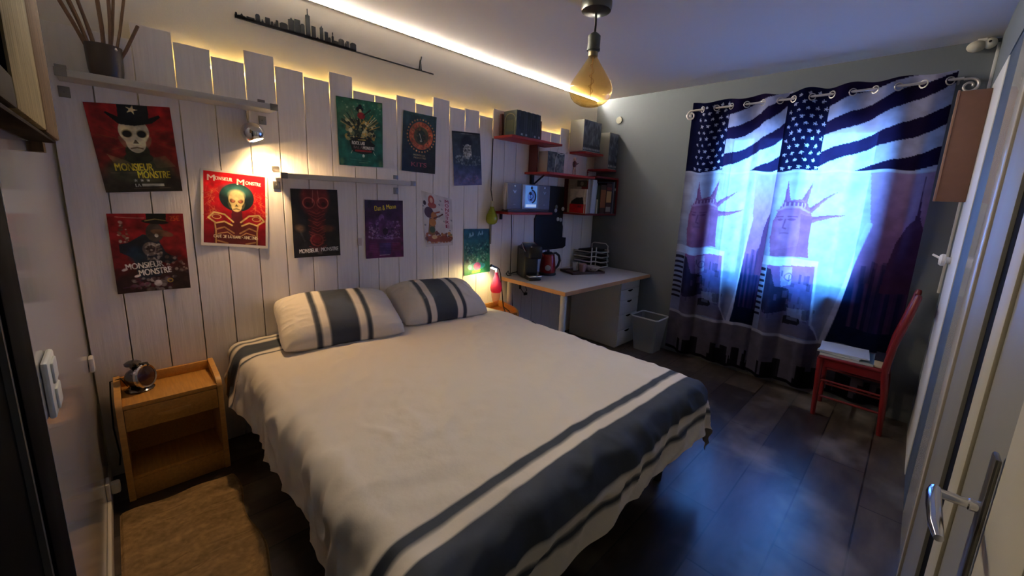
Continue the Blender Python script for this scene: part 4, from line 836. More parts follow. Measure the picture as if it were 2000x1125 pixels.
boxset('large grey boxed set of books on the short upper right red shelf', -.545, -.255, -.195, -.03, 1.919, 2.21, 3)
boxset('smaller grey boxed set standing in the corner against the window wall', -.175, -.008, -.25, -.08, 1.776, 2.135, 4)
tag(MB().box((-.235, -.15, 1.919), (-.21, -.12, 1.97), bev=.003).build('ink_pot', BLACK), 'tiny black pot standing right of the large grey boxed set', 'pot')

# middle shelf things
o = thing('picture_book', 'grey illustrated book standing on the middle red shelf', 'book', (-.93, -.14, 1.676))
MB().box((-1.05, -.2, 1.676), (-.815, -.09, 1.86), bev=.002).build('block', mat('pale_card', (186, 182, 172), .6), o)
cv = Cv(.243, .197, .004, (84, 92, 92)); cv.speck(90, 0, 0, .243, .197, .016, [(60, 68, 70), (110, 116, 110), (44, 48, 48), (140, 140, 132)], 31, .6); cv.ell(.13, .08, .03, .035, (160, 160, 150), .8); cv.rect(.22, .12, .243, .16, (170, 150, 150), .6)
grid_mesh('front_cover', np.stack([-1.049 + cv.X * .95, np.full(cv.X.shape, -.2012), 1.8595 - cv.Y * .93], -1), cv.linear(), BOXM, o)
wt = MB(); wt.tube([(-.935, -.222, 1.9), (-.95, -.222, 1.87), (-.94, -.222, 1.852), (-.89, -.222, 1.842), (-.84, -.222, 1.854), (-.815, -.222, 1.865)], .0035, 8); wt.tube([(-.94, -.222, 1.852), (-.955, -.215, 1.8), (-.96, -.21, 1.677)], .002, 6); wt.ball((-.815, -.222, 1.864), .011)
tag(wt.build('wire_ornament', mat('white_wire', (214, 210, 204), .3, .4)), 'white curved wire ornament in front of the grey illustrated book', 'ornament')
def figurine(label, x, y, z, h, mats, nm='figurine'):
    o = thing(nm, label, 'figurine', (x, y, z), 0, 'small figurines on the middle red shelf'); s = h / .18
    b = MB(); b.tube([(x - .018 * s, y, z + .004), (x - .012 * s, y, z + .05 * s), (x, y, z + .085 * s)], [.007 * s, .008 * s, .012 * s], 8, 0); b.tube([(x + .02 * s, y, z + .004), (x + .016 * s, y, z + .05 * s), (x, y, z + .085 * s)], [.007 * s, .008 * s, .012 * s], 8, 0); b.build('legs', mats[0], o)
    b = MB(); b.lathe([(.013 * s, .08 * s), (.018 * s, .1 * s), (.02 * s, .125 * s), (.008 * s, .14 * s)], (x, y, z), 12); b.build('torso', mats[1], o)
    b = MB(); b.tube([(x - .018 * s, y, z + .13 * s), (x - .034 * s, y - .008, z + .105 * s), (x - .022 * s, y - .02, z + .09 * s)], .005 * s, 8); b.tube([(x + .018 * s, y, z + .13 * s), (x + .034 * s, y - .004, z + .11 * s), (x + .03 * s, y - .02, z + .12 * s)], .005 * s, 8); b.build('arms', mats[2], o)
    b = MB(); b.ball((x, y, z + .158 * s), .017 * s, sc=(1, 1, 1.15)); b.build('head', mats[3], o)
figurine('small red and white standing figurine right of the grey illustrated book', -.66, -.2, 1.676, .17, [mat('pale_skin', (198, 170, 150), .6), REDP, mat('dark_sleeve', (70, 60, 60), .6), mat('pale_head', (206, 190, 176), .6)])
figurine('tiny dark red figurine near the right end of the middle red shelf', -.47, -.22, 1.676, .07, [DR, DR, DR, DR])

# stereo
st = thing('stereo', 'grey stereo with two grilles and a lit blue centre on the lowest left red shelf', 'stereo', (-1.23, -.1, 1.323))
SG = mat('speaker_grille', (124, 130, 150), .6, bump=.15, bscale=500); SLV = mat('silver_plastic', (176, 184, 200), .3, .4)
MB().box((-1.49, -.15, 1.34), (-.93, -.115, 1.565), bev=.012).build('body', mat('stereo_body', (150, 150, 156), .45), st)
MB().box((-1.47, -.16, 1.3225), (-.95, -.08, 1.342), bev=.004).build('foot', mat('stereo_foot', (60, 60, 72), .5), st)
for a, b in ((-1.478, -1.315), (-1.095, -.945)):
    sg = MB().box((a, -.158, 1.348), (b, -.148, 1.558), bev=.005).build('speaker', SG, st); xm = (a + b) / 2
    MB().ball((xm, -.159, 1.54), .009, sc=(1, .4, 1)).build('screw', CHROME, sg); MB().prism([(xm - .022, 1.505), (xm, 1.478), (xm + .022, 1.505), (xm + .01, 1.505), (xm, 1.493), (xm - .01, 1.505)], -.1605, -.158).build('badge', SLV, sg); MB().box((xm - .012, -.16, 1.385), (xm + .012, -.158, 1.39)).build('badge', SLV, sg)
MB().box((-1.31, -.166, 1.348), (-1.10, -.15, 1.56), bev=.006).build('front_panel', SLV, st)
BL = mat('blue_backlit', (100, 150, 220), .25, emit=.10, emit_c=(110, 165, 240)); MB().box((-1.278, -.1685, 1.362), (-1.13, -.165, 1.55), bev=.003).build('cd_window', BL, st)
MB().lathe([(.052, 0), (.052, .001), (.001, .0012)], (-1.198, -.1686, 1.458), 32, 0, Matrix.Rotation(R(90), 4, 'X')).build('disc', mat('pale_disc', (150, 186, 226), .2, .3), st)
dk = MB(); dk.tube([(-1.198 + .049 * math.sin(t * .3), -.171, 1.458 + .054 * math.cos(t * .3)) for t in range(0, 11)], .006, 8); dk.ball((-1.215, -.171, 1.484), .017, sc=(1.1, .3, .75)); dk.ball((-1.208, -.171, 1.43), .011, sc=(1.5, .3, .7)); dk.ball((-1.2, -.17, 1.532), .014, sc=(1, .3, 1)); dk.tube([(-1.198 + .018 * math.sin(t * .524), -.1705, 1.458 + .018 * math.cos(t * .524)) for t in range(12)], .002, 6, closed=True); dk.build('dial_print', mat('navy_dial', (30, 44, 84), .4), st)
MB().box((-1.27, -.1705, 1.366), (-1.138, -.168, 1.39), bev=.001).build('display', mat('lit_display', (190, 210, 245), .3, emit=.16, emit_c=(190, 215, 255)), st)
tag(MB().tube([(-1.28, -.008, 1.298), (-1.27, -.008, 1.1), (-1.275, -.012, .8), (-1.28, -.02, .75)], .0035, 6).build('cable', CABLE), 'black cable running down the boards from the stereo shelf to the desk', 'cable')

# black magnetic board and magnets
pb_ = [(-.826, 1.57), (-.556, 1.57), (-.556, 1.2), (-.545, 1.17), (-.545, 1.06), (-.485, 1.055), (-.485, .965), (-.53, .945), (-.955, .94), (-.975, 1.25), (-.95, 1.296), (-.826, 1.296)]
tag(MB().prism(pb_, -.012, -.001).build('magnet_board', mat('black_board', (14, 15, 17), .45), smooth=0), 'tall black magnetic board with stepped outline behind the red kettle', 'board')
MG = mat('white_magnet', (206, 204, 198), .4)
for (x, z, m, lb) in ((-.675, 1.368, mat('olive_magnet', (120, 122, 96), .5), 'olive round magnet, uppermost on the black board'), (-.682, 1.334, MG, 'white round magnet just below the olive one'), (-.569, 1.35, MG, 'white round magnet alone at right on the black board'), (-.64, 1.247, MG, 'white round magnet, left of the lowest pair'), (-.595, 1.24, MG, 'white round magnet, right of the lowest pair')):
    tag(MB().lathe([(.018, 0), (.02, .003), (.019, .009), (.001, .011)], (x, -.0122, z), 18, 0, Matrix.Rotation(R(90), 4, 'X')).build('magnet', m), lb, 'magnet', 'magnets on the black board')

# corner box contents
CVW, CVR, CVD = mat('white_cover', (186, 188, 194), .5), mat('cream_cover', (196, 184, 150), .6), mat('dark_cover', (26, 26, 30), .5)
Z0 = 1.319
GRP = 'upright books in the corner shelf box'
book('binder', 'white binder leaning in the corner shelf box', 'binder', -.472, -.405, -.285, -.06, Z0 + .004, 1.65, CVW, band_=[(.2, .206, SLV)], lean=3)
book('book', 'slim grey-white book right of the leaning white binder', 'book', -.4035, -.382, -.28, -.08, Z0 + .002, 1.62, mat('grey_cover', (150, 154, 158), .5), group=GRP, lean=3)
book('book', 'small yellow-cream book with short spine beside the leaning binder', 'book', -.371, -.351, -.285, -.1, Z0, 1.46, CVR, group=GRP)
book('book', 'dark green slim book in the corner shelf box', 'book', -.349, -.30, -.27, -.06, Z0, 1.60, mat('green_cover', (40, 52, 34), .5), group=GRP)
book('book', 'dark brown book with an orange line in the corner shelf box', 'book', -.297, -.20, -.275, -.06, Z0, 1.61, mat('brown_cover', (66, 46, 40), .5), group=GRP, band_=[(.06, .24, mat('orange_line', (150, 84, 46), .5))])
book('book', 'dark book with a tall tan spine label in the corner shelf box', 'book', -.197, -.105, -.28, -.06, Z0, 1.63, mat('maroon_spine', (60, 34, 40), .5), group=GRP, band_=[(.115, .23, mat('tan_label', (196, 150, 96), .5)), (.02, .07, mat('grey_label', (150, 150, 146), .5)), (.24, .27, mat('red_label', (120, 40, 46), .5))])
book('book', 'navy book right of the tan labelled one', 'book', -.102, -.074, -.275, -.06, Z0, 1.64, mat('navy_cover', (24, 28, 62), .5), group=GRP)
book('book', 'thin pale blue book between navy and black spines', 'book', -.071, -.058, -.28, -.06, Z0, 1.65, mat('pale_blue_cover', (120, 132, 150), .5), group=GRP)
book('book', 'black book at the right end of the corner shelf box', 'book', -.055, -.025, -.28, -.06, Z0, 1.655, CVD, group=GRP, band_=[(.24, .265, SILV)])
def side_book(label, x0, x1, y0, y1, z1, m, cv):
    o = thing('album', label, 'book', ((x0 + x1) / 2, y0, Z0), 0, 'albums at the left end of the corner shelf box')
    MB().box((x0, y0, Z0), (x1, y1, z1), bev=.002).build('block', m, o)
    grid_mesh('cover', np.stack([np.full(cv.X.shape, x0 - .0008), y1 - cv.X, z1 - cv.Y], -1), cv.linear(), BOXM, o)
w_, h_ = .245, .335; cv = Cv(w_, h_, .003, (150, 142, 130)); cv.rect(w_ * .68, .02, w_, h_, (104, 26, 30)); cv.rect(w_ * .45, .015, w_ * .95, .075, (52, 50, 42)); cv.ell(w_ * .7, .045, .02, .02, (110, 104, 90)); cv.grain(.2, 30, 3)
side_book('tall grey and dark red album behind the small cream album', -.52, -.478, -.275, -.03, Z0 + h_ - .003, mat('album_grey', (150, 142, 130), .6), cv)
w_, h_ = .20, .235; cv = Cv(w_, h_, .003, (190, 180, 164)); cv.rect(0, h_ * .62, w_, h_, (176, 18, 26)); cv.poly([(w_ * .05, h_ * .62), (w_ * .12, h_ * .5), (w_ * .4, h_ * .36), (w_ * .8, h_ * .34), (w_ * .86, h_ * .62)], (30, 32, 34)); cv.rect(w_ * .88, 0, w_ * .93, h_, (226, 220, 206)); cv.rect(w_ * .5, h_ * .68, w_ * .75, h_ * .76, (110, 14, 18)); cv.grain(.15, 30, 4)
side_book('small cream and red album with a black dome picture in the corner box', -.545, -.523, -.28, -.08, Z0 + h_, mat('album_cream', (196, 186, 170), .6), cv)

# ------------------------------------------------------------------ desk
dk_ = thing('desk', 'white desk with birch edge and round legs under the red shelves', 'desk', (-.69, -.38, 0))
MB().box((-1.378, -.752, .7015), (-.005, -.006, .735), bev=.002).build('desktop', DESKW, dk_)
ee = MB(); ee.box((-1.381, -.755, .7018), (-1.377, -.006, .7345)); ee.box((-1.381, -.7555, .7018), (-.005, -.7515, .7345)); ee.build('edge_band', DESKE, dk_)
for x, y in ((-1.33, -.70), (-1.33, -.075)): MB().lathe([(.02, 0), (.025, .02), (.026, .7015)], (x, y, 0), 24).build('leg', mat('leg_white', (214, 212, 204), .35), dk_)
un = thing('drawer_unit', 'grey-white unit of five drawers carrying the right end of the desk', 'drawer unit', (-.19, -.36, 0))
MB().box((-.385, -.64, .0), (-.025, -.06, .7), bev=.002).build('carcass', UNITW, un)
zs = [.015, .175, .335, .485, .595, .7]
for a, b in zip(zs, zs[1:]):
    d = MB().box((-.382, -.66, a + .002), (-.028, -.64, b - .003), bev=.0015).build('drawer', UNITW, un)
    MB().prism([(-.25 + .01 * k * 1.0, b - .02 - .012 * math.sin(math.pi * k / 9)) for k in range(10)] + [(-.16, b - .012), (-.25, b - .012)], -.6615, -.6595).build('finger_slot', DARK, d)
bn = thing('waste_bin', 'translucent white plastic waste bin beside the drawer unit', 'bin', (-.15, -.87, 0))
def binshell(a, b, z): # half sizes
    return [(-.15 + sx * (a - (.02 if k else 0)), -.87 + sy * (b - (0 if k else .02)), z) for sx, sy, k in ((-1, -1, 1), (-1, -1, 0), (-1, 1, 0), (-1, 1, 1), (1, 1, 1), (1, 1, 0), (1, -1, 0), (1, -1, 1))]
m = MB(); R0 = [m.bm.verts.new(p) for p in binshell(.095, .105, .003)]; R1 = [m.bm.verts.new(p) for p in binshell(.125, .14, .345)]
m.bm.faces.new(R0)
for k in range(8): m.bm.faces.new((R0[k], R0[(k + 1) % 8], R1[(k + 1) % 8], R1[k]))
m.build('shell', CLEARP, bn, smooth=0)
MB().tube(binshell(.128, .143, .348), .007, 8, closed=True).build('rim', mat('rim_plastic', (200, 204, 206), .4), bn)

# cables hanging under the desk
tag(MB().tube([(-1.255, -.02, .7), (-1.245, -.03, .45), (-1.2, -.03, .3), (-1.05, -.03, .22), (-.95, -.03, .23), (-.88, -.03, .18), (-.9, -.03, .05), (-.95, -.03, .006)], .0035, 6).build('power_cable', CABLE), 'long black power cable drooping under the desk to the floor', 'cable')
m = MB(); m.tube([(-1.2, -.05, .694), (-1.18, -.05, .62), (-1.12, -.05, .55), (-1.08, -.05, .57), (-1.12, -.05, .66), (-1.17, -.05, .694)], .0035, 6); m.box((-1.185, -.06, .6), (-1.165, -.045, .64), bev=.003); m.box((-1.12, -.06, .53), (-1.08, -.045, .555), bev=.003)
tag(m.build('plug_cable', CABLE), 'short looped black cable with plugs tucked under the desktop', 'cable')

# coffee machine
CMX, CMY = -1.205, -.19; cm = thing('coffee_machine', 'tall black capsule coffee machine at the left end of the desk', 'coffee machine', (CMX, CMY, .735), R(35))
def rl(a, b, c_): return Matrix.Translation((CMX, CMY, .735)) @ Matrix.Rotation(R(-24), 4, 'Z') @ Matrix.Diagonal((1.12, 1.1, .99, 1)) @ Vector((a, b, c_))
mxc = Matrix.Translation((CMX, CMY, .735)) @ Matrix.Rotation(R(-24), 4, 'Z') @ Matrix.Diagonal((1.12, 1.1, .99, 1))
GB = mat('gloss_black', (11, 12, 12), .3)
m = MB().box((-.06, -.04, 0), (.06, .15, .285), bev=.02, seg=3, mx=mxc); m.build('body', GB, cm)
MB().box((-.055, -.13, .19), (.055, .10, .31), bev=.022, seg=3, mx=mxc).build('head', GB, cm)
m = MB(); m.tube([rl(-.062, -.06, .25), rl(-.062, .02, .3), rl(-.05, .06, .315), rl(.05, .06, .315), rl(.062, .02, .3), rl(.062, -.06, .25)], .007, 8); m.tube([rl(-.02, -.116, .26), rl(.03, -.118, .262)], .007, 8); m.build('lever', CHROME, cm)
MB().box((-.052, -.13, 0), (.052, -.01, .028), bev=.01, mx=mxc).build('drip_tray', BLACK, cm)
MB().box((-.054, -.134, .03), (.054, -.06, .046), bev=.006, mx=mxc).build('tray_trim', CHROME, cm)
MB().box((-.062, -.02, .02), (-.0585, .10, .26), bev=.002, mx=mxc).build('side_strip', mat('grey_strip', (96, 98, 96), .3, .5), cm)
MB().tube([rl(0, .15, .04), (-1.325, -.05, .76), (-1.345, -.06, .79), (-1.36, -.05, .765), (-1.33, -.04, .742), (-1.27, -.02, .74)], .0045, 6).build('cable', CABLE, cm)
# kettle
KX, KY = -.935, -.17; ke = thing('kettle', 'red electric kettle with a black handle and round dial on the desk', 'kettle', (KX, KY, .735))
MB().lathe([(.082, 0), (.084, .01), (.08, .02), (.001, .022)], (KX, KY, .735), 32).build('base', BLACK, ke)
MB().lathe([(.001, .022), (.078, .024), (.08, .035), (.074, .1), (.066, .165), (.06, .195), (.055, .2)], (KX, KY, .735), 36).build('body', mat('red_enamel', (150, 12, 20), .18, .3, coat=.6), ke)
MB().lathe([(.057, .198), (.056, .206), (.035, .217), (.012, .22), (.012, .235), (.001, .237)], (KX, KY, .735), 28).build('lid', BLACK, ke)
hx = Vector((.72, -.25, 0)).normalized(); cK = Vector((KX, KY, .735))
MB().tube([cK + hx * .058 + Vector((0, 0, .2)), cK + hx * .085 + Vector((0, 0, .205)), cK + hx * .12 + Vector((0, 0, .18)), cK + hx * .132 + Vector((0, 0, .13)), cK + hx * .115 + Vector((0, 0, .08)), cK + hx * .085 + Vector((0, 0, .05)), cK + hx * .07 + Vector((0, 0, .045))], [.01, .011, .012, .0125, .012, .01, .009], 10).build('handle', BLACK, ke)
dv = Vector((-.72, -.68, 0)).normalized(); rr = Vector((0, 0, 1)).rotation_difference(dv).to_matrix().to_4x4()
MB().lathe([(.026, -.006), (.027, .004), (.022, .006), (.001, .006)], cK + dv * .074 + Vector((0, 0, .075)), 24, 0, rr).build('dial', mat('dial_face', (190, 186, 180), .3, .5), ke)
MB().tube([cK - hx * .055 + Vector((0, 0, .18)), cK - hx * .075 + Vector((0, 0, .2))], [.02, .012], 10).build('spout', mat('red_spout', (150, 12, 20), .2, .3), ke)

# serving tray with cups
TX, TY = -.535, -.29; mt = Matrix.Translation((TX, TY, .735)) @ Matrix.Rotation(R(-20), 4, 'Z')
tr = thing('tray', 'dark brown serving tray on the desk between kettle and letter tray', 'tray', (TX, TY, .735))
TRM = mat('tray_wood', (84, 66, 56), .5, var=.15, bscale=20)
MB().box((-.19, -.12, 0), (.19, .12, .008), bev=.002, mx=mt).build('bottom', TRM, tr)
for a, b in (((-.19, -.12, .008), (.19, -.112, .022)), ((-.19, .112, .008), (.19, .12, .022)), ((-.19, -.112, .008), (-.182, .112, .022)), ((.182, -.112, .008), (.19, .112, .022))): MB().box(a, b, bev=.002, mx=mt).build('rim', TRM, tr)
def onT(x, y): p = mt @ Vector((x, y, .0085)); return p
def cup(label, x, y, r, h, m, seg=24, nm='cup', inner=None):
    p = onT(x, y); o = thing(nm, label, nm.replace('_', ' '), p, 0, 'cups and bowls on the tray')
    MB().lathe([(r * .7, 0), (r * .85, h * .2), (r, h), (r * .93, h), (r * .78, h * .22), (.001, h * .14)], p, seg).build('bowl', m, o); return o
cup('clear drinking glass at the left of the tray', -.1, .02, .033, .1, CLEARG, nm='glass')
o = cup('pinkish cup in the middle of the tray', .0, .0, .04, .075, mat('pink_china', (186, 150, 146), .35)); p = onT(.0, 0)
MB().tube([p + Vector((.036, -.012, .06)), p + Vector((.06, -.02, .052)), p + Vector((.058, -.02, .028)), p + Vector((.034, -.01, .02))], .005, 8).build('handle', mat('pink_china_handle', (176, 140, 136), .35), o)
p = onT(.105, -.02); bw = thing('bowl', 'shallow white and dark red patterned bowl at the right of the tray', 'bowl', p)
m = MB()
for i in range(5): pass
m.lathe([(.03, 0), (.05, .012), (.072, .04), (.075, .052)], p, 28, 0); m.lathe([(.071, .051), (.066, .038), (.04, .014), (.001, .01)], p, 28, 1); m.build('body', [mat('white_china', (206, 200, 196), .3), mat('red_pattern', (110, 44, 48), .4)], bw)
m = MB()
for k in range(9): a = k * .7; m.lathe([(.007, -.001), (.007, .0), (.001, .0005)], p + Vector((.064 * math.cos(a), .064 * math.sin(a), .03)), 8, 0, Vector((0, 0, 1)).rotation_difference(Vector((math.cos(a), math.sin(a), -.7)).normalized()).to_matrix().to_4x4())
m.build('dots', mat('dark_red_dots', (96, 30, 36), .4), bw)
rs = random.Random(4)
for k, (x_, y_, cl, lb) in enumerate(((.085, -.02, (206, 200, 190), 'white sugar sachet lying in the patterned bowl, leftmost'), (.11, .0, (90, 96, 90), 'grey-green tea sachet lying in the patterned bowl, middle'), (.13, -.03, (196, 176, 160), 'beige sachet lying in the patterned bowl, rightmost'))):
    pp = onT(x_, y_) + Vector((0, 0, .04)); mm_ = Matrix.Translation(pp) @ Matrix.Rotation(R(rs.uniform(0, 90)), 4, 'Z') @ Matrix.Rotation(R(24), 4, 'X')
    tag(MB().box((-.026, -.018, 0), (.026, .018, .006), bev=.002, mx=mm_).build('sachet', mat('sachet_%d' % k, cl, .6)), lb, 'sachet', 'sachets in the bowl')
for k, (x_, y_, cl, lb) in enumerate(((-.05, .05, (196, 190, 176), 'upright cream tea packet behind the pinkish cup'), (-.015, .065, (112, 120, 96), 'upright olive tea packet behind the pinkish cup'))):
    pp = onT(x_, y_); mm_ = Matrix.Translation(pp) @ Matrix.Rotation(R(-20), 4, 'Z') @ Matrix.Rotation(R(-12), 4, 'X')
    tag(MB().box((-.03, -.006, 0), (.03, .006, .085), bev=.002, mx=mm_).build('tea_packet', mat('packet_%d' % k, cl, .6)), lb, 'packet', 'tea packets on the tray')
# letter tray
lt = thing('letter_tray', 'white wire letter tray of stacked levels in the desk corner', 'letter tray', (-.19, -.17, .735))
WIRE = mat('white_wire_coat', (206, 204, 196), .4); DKM = mat('mesh_dark', (84, 82, 78), .6)
X0, X1, Y0, Y1 = -.36, -.02, -.29, -.04
for k in range(4):
    z = .765 + .052 * k; m = MB(); pts = [(X0, Y0 + .05, z), (X0 + .09, Y0 + .05, z), (X0 + .14, Y0, z - .012), (X1 - .06, Y0, z - .012), (X1, Y0 + .04, z), (X1, Y1, z), (X0, Y1, z)]
    m.tube(pts, .006, 8, closed=True); mb = m.build('tray_level', WIRE, lt)
    m2_ = MB(); m2_.prism([(a, b) for a, b, _ in pts], z - .018, z - .014, 'z'); m2_.build('tray_floor', DKM, mb)
for x in (X0 + .03, X0 + .11): MB().tube([(x, Y0 + .045, .736), (x, Y0 + .045, .965)], .006, 8).build('upright', WIRE, lt)
MB().tube([(X1 - .02, Y1, .736), (X1 - .02, Y1, .975), (X1 - .02, Y1 - .03, .99), (X1 - .02, Y1 - .18, .99), (X1 - .02, Y0 + .04, .965), (X1 - .02, Y0 + .04, .736)], .006, 8).build('upright', WIRE, lt)
tag(MB().box((X0 + .04, Y0 + .06, .9105), (X1 - .05, Y1 - .02, .935), bev=.003).build('paper_stack', mat('dark_papers', (40, 40, 40), .7)), 'dark papers lying in the top level of the letter tray', 'papers')

# ------------------------------------------------------------------ window wall fittings
tag(MB().lathe([(.034, 0), (.036, .006), (.034, .014), (.02, .018), (.001, .018)], (-.0005, -.238, 2.278), 28, 0, Matrix.Rotation(R(-90), 4, 'Y')).build('thermostat', mat('offwhite_plastic', (150, 148, 130), .5)), 'round off-white wall disc high on the grey wall left of the curtains', 'wall disc')
o = thing('light_switch', 'small square white switch on the grey wall at the left curtain edge', 'switch', (0, -1.03, 1.505))
MB().box((-.012, -1.065, 1.465), (-.0005, -1.0, 1.545), bev=.002).build('plate', BLACK, o); MB().box((-.018, -1.068, 1.478), (-.012, -1.028, 1.53), bev=.002).build('rocker', WHITE, o)
o = thing('motion_sensor', 'off-white sensor in the upper right room corner under the ceiling', 'sensor', (-.02, -2.70, 2.49))
MB().ball((-.06, -2.70, 2.455), .042, sc=(1, 1.0, .75)).build('housing', mat('sensor_cream', (190, 184, 164), .5), o); MB().ball((-.06, -2.755, 2.462), .03, sc=(1, 1, 1)).build('lens', mat('sensor_white', (206, 202, 186), .4), o); MB().ball((-.088, -2.752, 2.466), .007).build('eye', BLACK, o); MB().box((-.05, -2.74, 2.46), (-.002, -2.7, 2.499)).build('mount', WHITE, o)

# curtain rod
RZ, RX = 2.268, -.095
rod = thing('curtain_rod', 'thin pale metal curtain rod with curled ends above the window', 'curtain rod', (RX, -1.85, RZ))
RODM = mat('rod_metal', (196, 190, 186), .3, .6)
MB().tube([(RX, -1.06, RZ), (RX, -2.68, RZ + .006)], .0085, 10).build('rod', RODM, rod)
def scroll(y, sgn):
    pts = [(RX, y, RZ)]
    for k in range(26):
        a = k / 25 * 2.6 * math.pi; r = .042 * (1 - k / 25 * .72); pts.append((RX, y + sgn * (.03 + r * math.sin(a)), RZ - .042 + r * math.cos(a)))
    return MB().tube(pts, [.0075] * 10 + [.0065] * (len(pts) - 10), 8)
scroll(-1.06, 1).build('finial', RODM, rod); scroll(-2.68, -1).build('finial', RODM, rod)
for y in (-1.09, -1.78, -2.66): MB().tube([(RX, y, RZ), (RX + .05, y, RZ - .005), (-.001, y, RZ - .005)], .006, 8).build('bracket', RODM, rod)

# ------------------------------------------------------------------ curtains (printed cloth in folds)
CW, CH = .892, 2.27          # printed width, height; d from the left edge, z = 2.325 - y
pc = Cv(CW, CH, .0045, (216, 212, 222))
ZT = 2.325
def V(*p): return [(a, ZT - z) for a, z in p]
NV, PALE = (40, 30, 60), (206, 202, 212)
mk = pc.Y > ZT - 1.73
# stripes
def stripe(top, bot, col):
    pc.poly(V(*top) + V(*bot)[::-1], col)
stripe([(.26, 2.34), (.9, 2.36)], [(.26, 2.195), (.40, 2.244), (.54, 2.288), (.66, 2.315), (.78, 2.34), (.9, 2.36)], NV)
stripe([(.26, 2.088), (.38, 2.125), (.477, 2.163), (.604, 2.233), (.666, 2.253), (.773, 2.285), (.9, 2.32)], [(.26, 1.998), (.41, 2.027), (.5, 2.07), (.583, 2.117), (.73, 2.175), (.9, 2.255)], NV)
stripe([(.26, 1.882), (.426, 1.926), (.568, 1.992), (.7, 2.045), (.9, 2.13)], [(.26, 1.776), (.439, 1.842), (.576, 1.899), (.719, 1.934), (.9, 2.01)], NV)
stripe([(.44, 1.728), (.567, 1.774), (.737, 1.822), (.9, 1.88)], [(.44, 1.726), (.573, 1.738), (.751, 1.737), (.9, 1.762)], NV)
pc.poly(V((0, 2.33), (.268, 2.33), (.264, 1.75), (0, 1.74)), (24, 26, 56))
rs = random.Random(2)
for r_ in range(11):
    for k_ in range(5):
        x_, z_ = .03 + .055 * k_ + (.027 if r_ % 2 else 0), 2.285 - .052 * r_
        if x_ < .255: pc.poly(star(x_, ZT - z_, .017, .4, .2), (222, 222, 232))
# lower print: sky, right city, head, street block
pc.vgrad((208, 206, 214), (150, 158, 186), ZT - 1.73, ZT - .45, mk)
pc.poly(V((.58, 1.72), (.9, 1.72), (.9, .46), (.475, .46), (.565, 1.05), (.63, 1.33)), (176, 140, 168))
m_ = pc.inside(V((.58, 1.72), (.9, 1.72), (.9, .46), (.475, .46), (.565, 1.05), (.63, 1.33)))
pc.vgrad((196, 160, 186), (150, 96, 130), ZT - 1.72, ZT - 1.08, m_ & (pc.Y < ZT - 1.08)); pc.vgrad((150, 96, 130), (20, 34, 66), ZT - 1.08, ZT - .86, m_ & (pc.Y >= ZT - 1.08) & (pc.Y < ZT - .86)); pc.vgrad((20, 34, 66), (14, 24, 48), ZT - .86, ZT - .46, m_ & (pc.Y >= ZT - .86))
for k in range(34):
    x_ = rs.uniform(.57, .89); h_ = rs.uniform(.9, 1.12); pc.rect(x_, ZT - h_, x_ + .022, ZT - .6, rs.choice([(120, 70, 104), (60, 40, 80), (34, 36, 70)]), .35)
pc.poly(V((.853, 1.68), (.861, 1.52), (.87, 1.42), (.885, 1.37), (.9, 1.33), (.9, .9), (.74, .9), (.752, 1.12), (.772, 1.27), (.812, 1.37), (.846, 1.42), (.85, 1.52)), (84, 50, 78), .95)
pc.line(V((.853, 1.69), (.857, 1.5)), .006, (84, 50, 78)); pc.rect(0, ZT - 1.735, CW, ZT - 1.722, (226, 226, 232))
HD, HDD = (166, 104, 134), (134, 80, 114)
for sp_ in ([(.088, 1.48), (.098, 1.665), (.132, 1.5)], [(.19, 1.52), (.253, 1.666), (.235, 1.5)], [(.25, 1.47), (.42, 1.593), (.272, 1.43)], [(.275, 1.405), (.492, 1.428), (.285, 1.355)]): pc.poly(V(*sp_), HD); pc.poly(V(sp_[0], sp_[1], ((sp_[0][0] + sp_[2][0]) / 2, (sp_[0][1] + sp_[2][1]) / 2)), HDD, .6)
pc.poly(V((.05, 1.44), (.08, 1.49), (.116, 1.515), (.194, 1.527), (.24, 1.5), (.258, 1.459), (.28, 1.4), (.288, 1.362), (.285, 1.25), (.292, 1.16), (.304, 1.089), (.04, 1.079), (.022, 1.22), (.026, 1.358)), HD)
pc.poly(V((.06, 1.455), (.1, 1.5), (.2, 1.51), (.24, 1.46), (.2, 1.475), (.1, 1.47)), HDD)
for k in range(7): pc.rect(.075 + k * .024, ZT - 1.5, .083 + k * .024, ZT - 1.462, (206, 160, 180), .8)
pc.line(V((.045, 1.44), (.1, 1.462), (.19, 1.465), (.255, 1.435)), .016, (190, 140, 166)); pc.ell(.13, ZT - 1.31, .08, .12, (176, 116, 142), .8, soft=.3)
for k in (-1, 1): pc.ell(.115 + k * .035, ZT - 1.37, .022, .01, HDD); pc.line(V((.09 + k * .04, 1.392), (.14 + k * .04, 1.392)), .007, HDD)
pc.line(V((.118, 1.37), (.108, 1.305), (.125, 1.298)), .009, HDD); pc.line(V((.095, 1.262), (.118, 1.265), (.142, 1.262)), .007, HDD, .7); pc.poly(V((.2, 1.42), (.28, 1.4), (.285, 1.16), (.3, 1.09), (.21, 1.09), (.22, 1.25)), HDD, .5)
pc.poly(V((.04, 1.12), (.22, 1.17), (.27, 1.2), (.25, 1.08), (.04, 1.079)), HDD, .35)
pc.poly(V((.0, 1.073), (.377, 1.035), (.377, 1.028), (.0, 1.005)), (224, 224, 236)); pc.rect(.0, ZT - 1.073, .377, ZT - 1.0, (224, 224, 236))
bl_ = V((.035, 1.0), (.366, 1.03), (.388, .56), (.46, .462), (.035, .44)); mb_ = pc.inside(bl_); pc.vgrad((176, 104, 146), (92, 84, 128), ZT - 1.02, ZT - .8, mb_ & (pc.Y < ZT - .8)); pc.vgrad((92, 84, 128), (128, 122, 136), ZT - .8, ZT - .44, mb_ & (pc.Y >= ZT - .8))
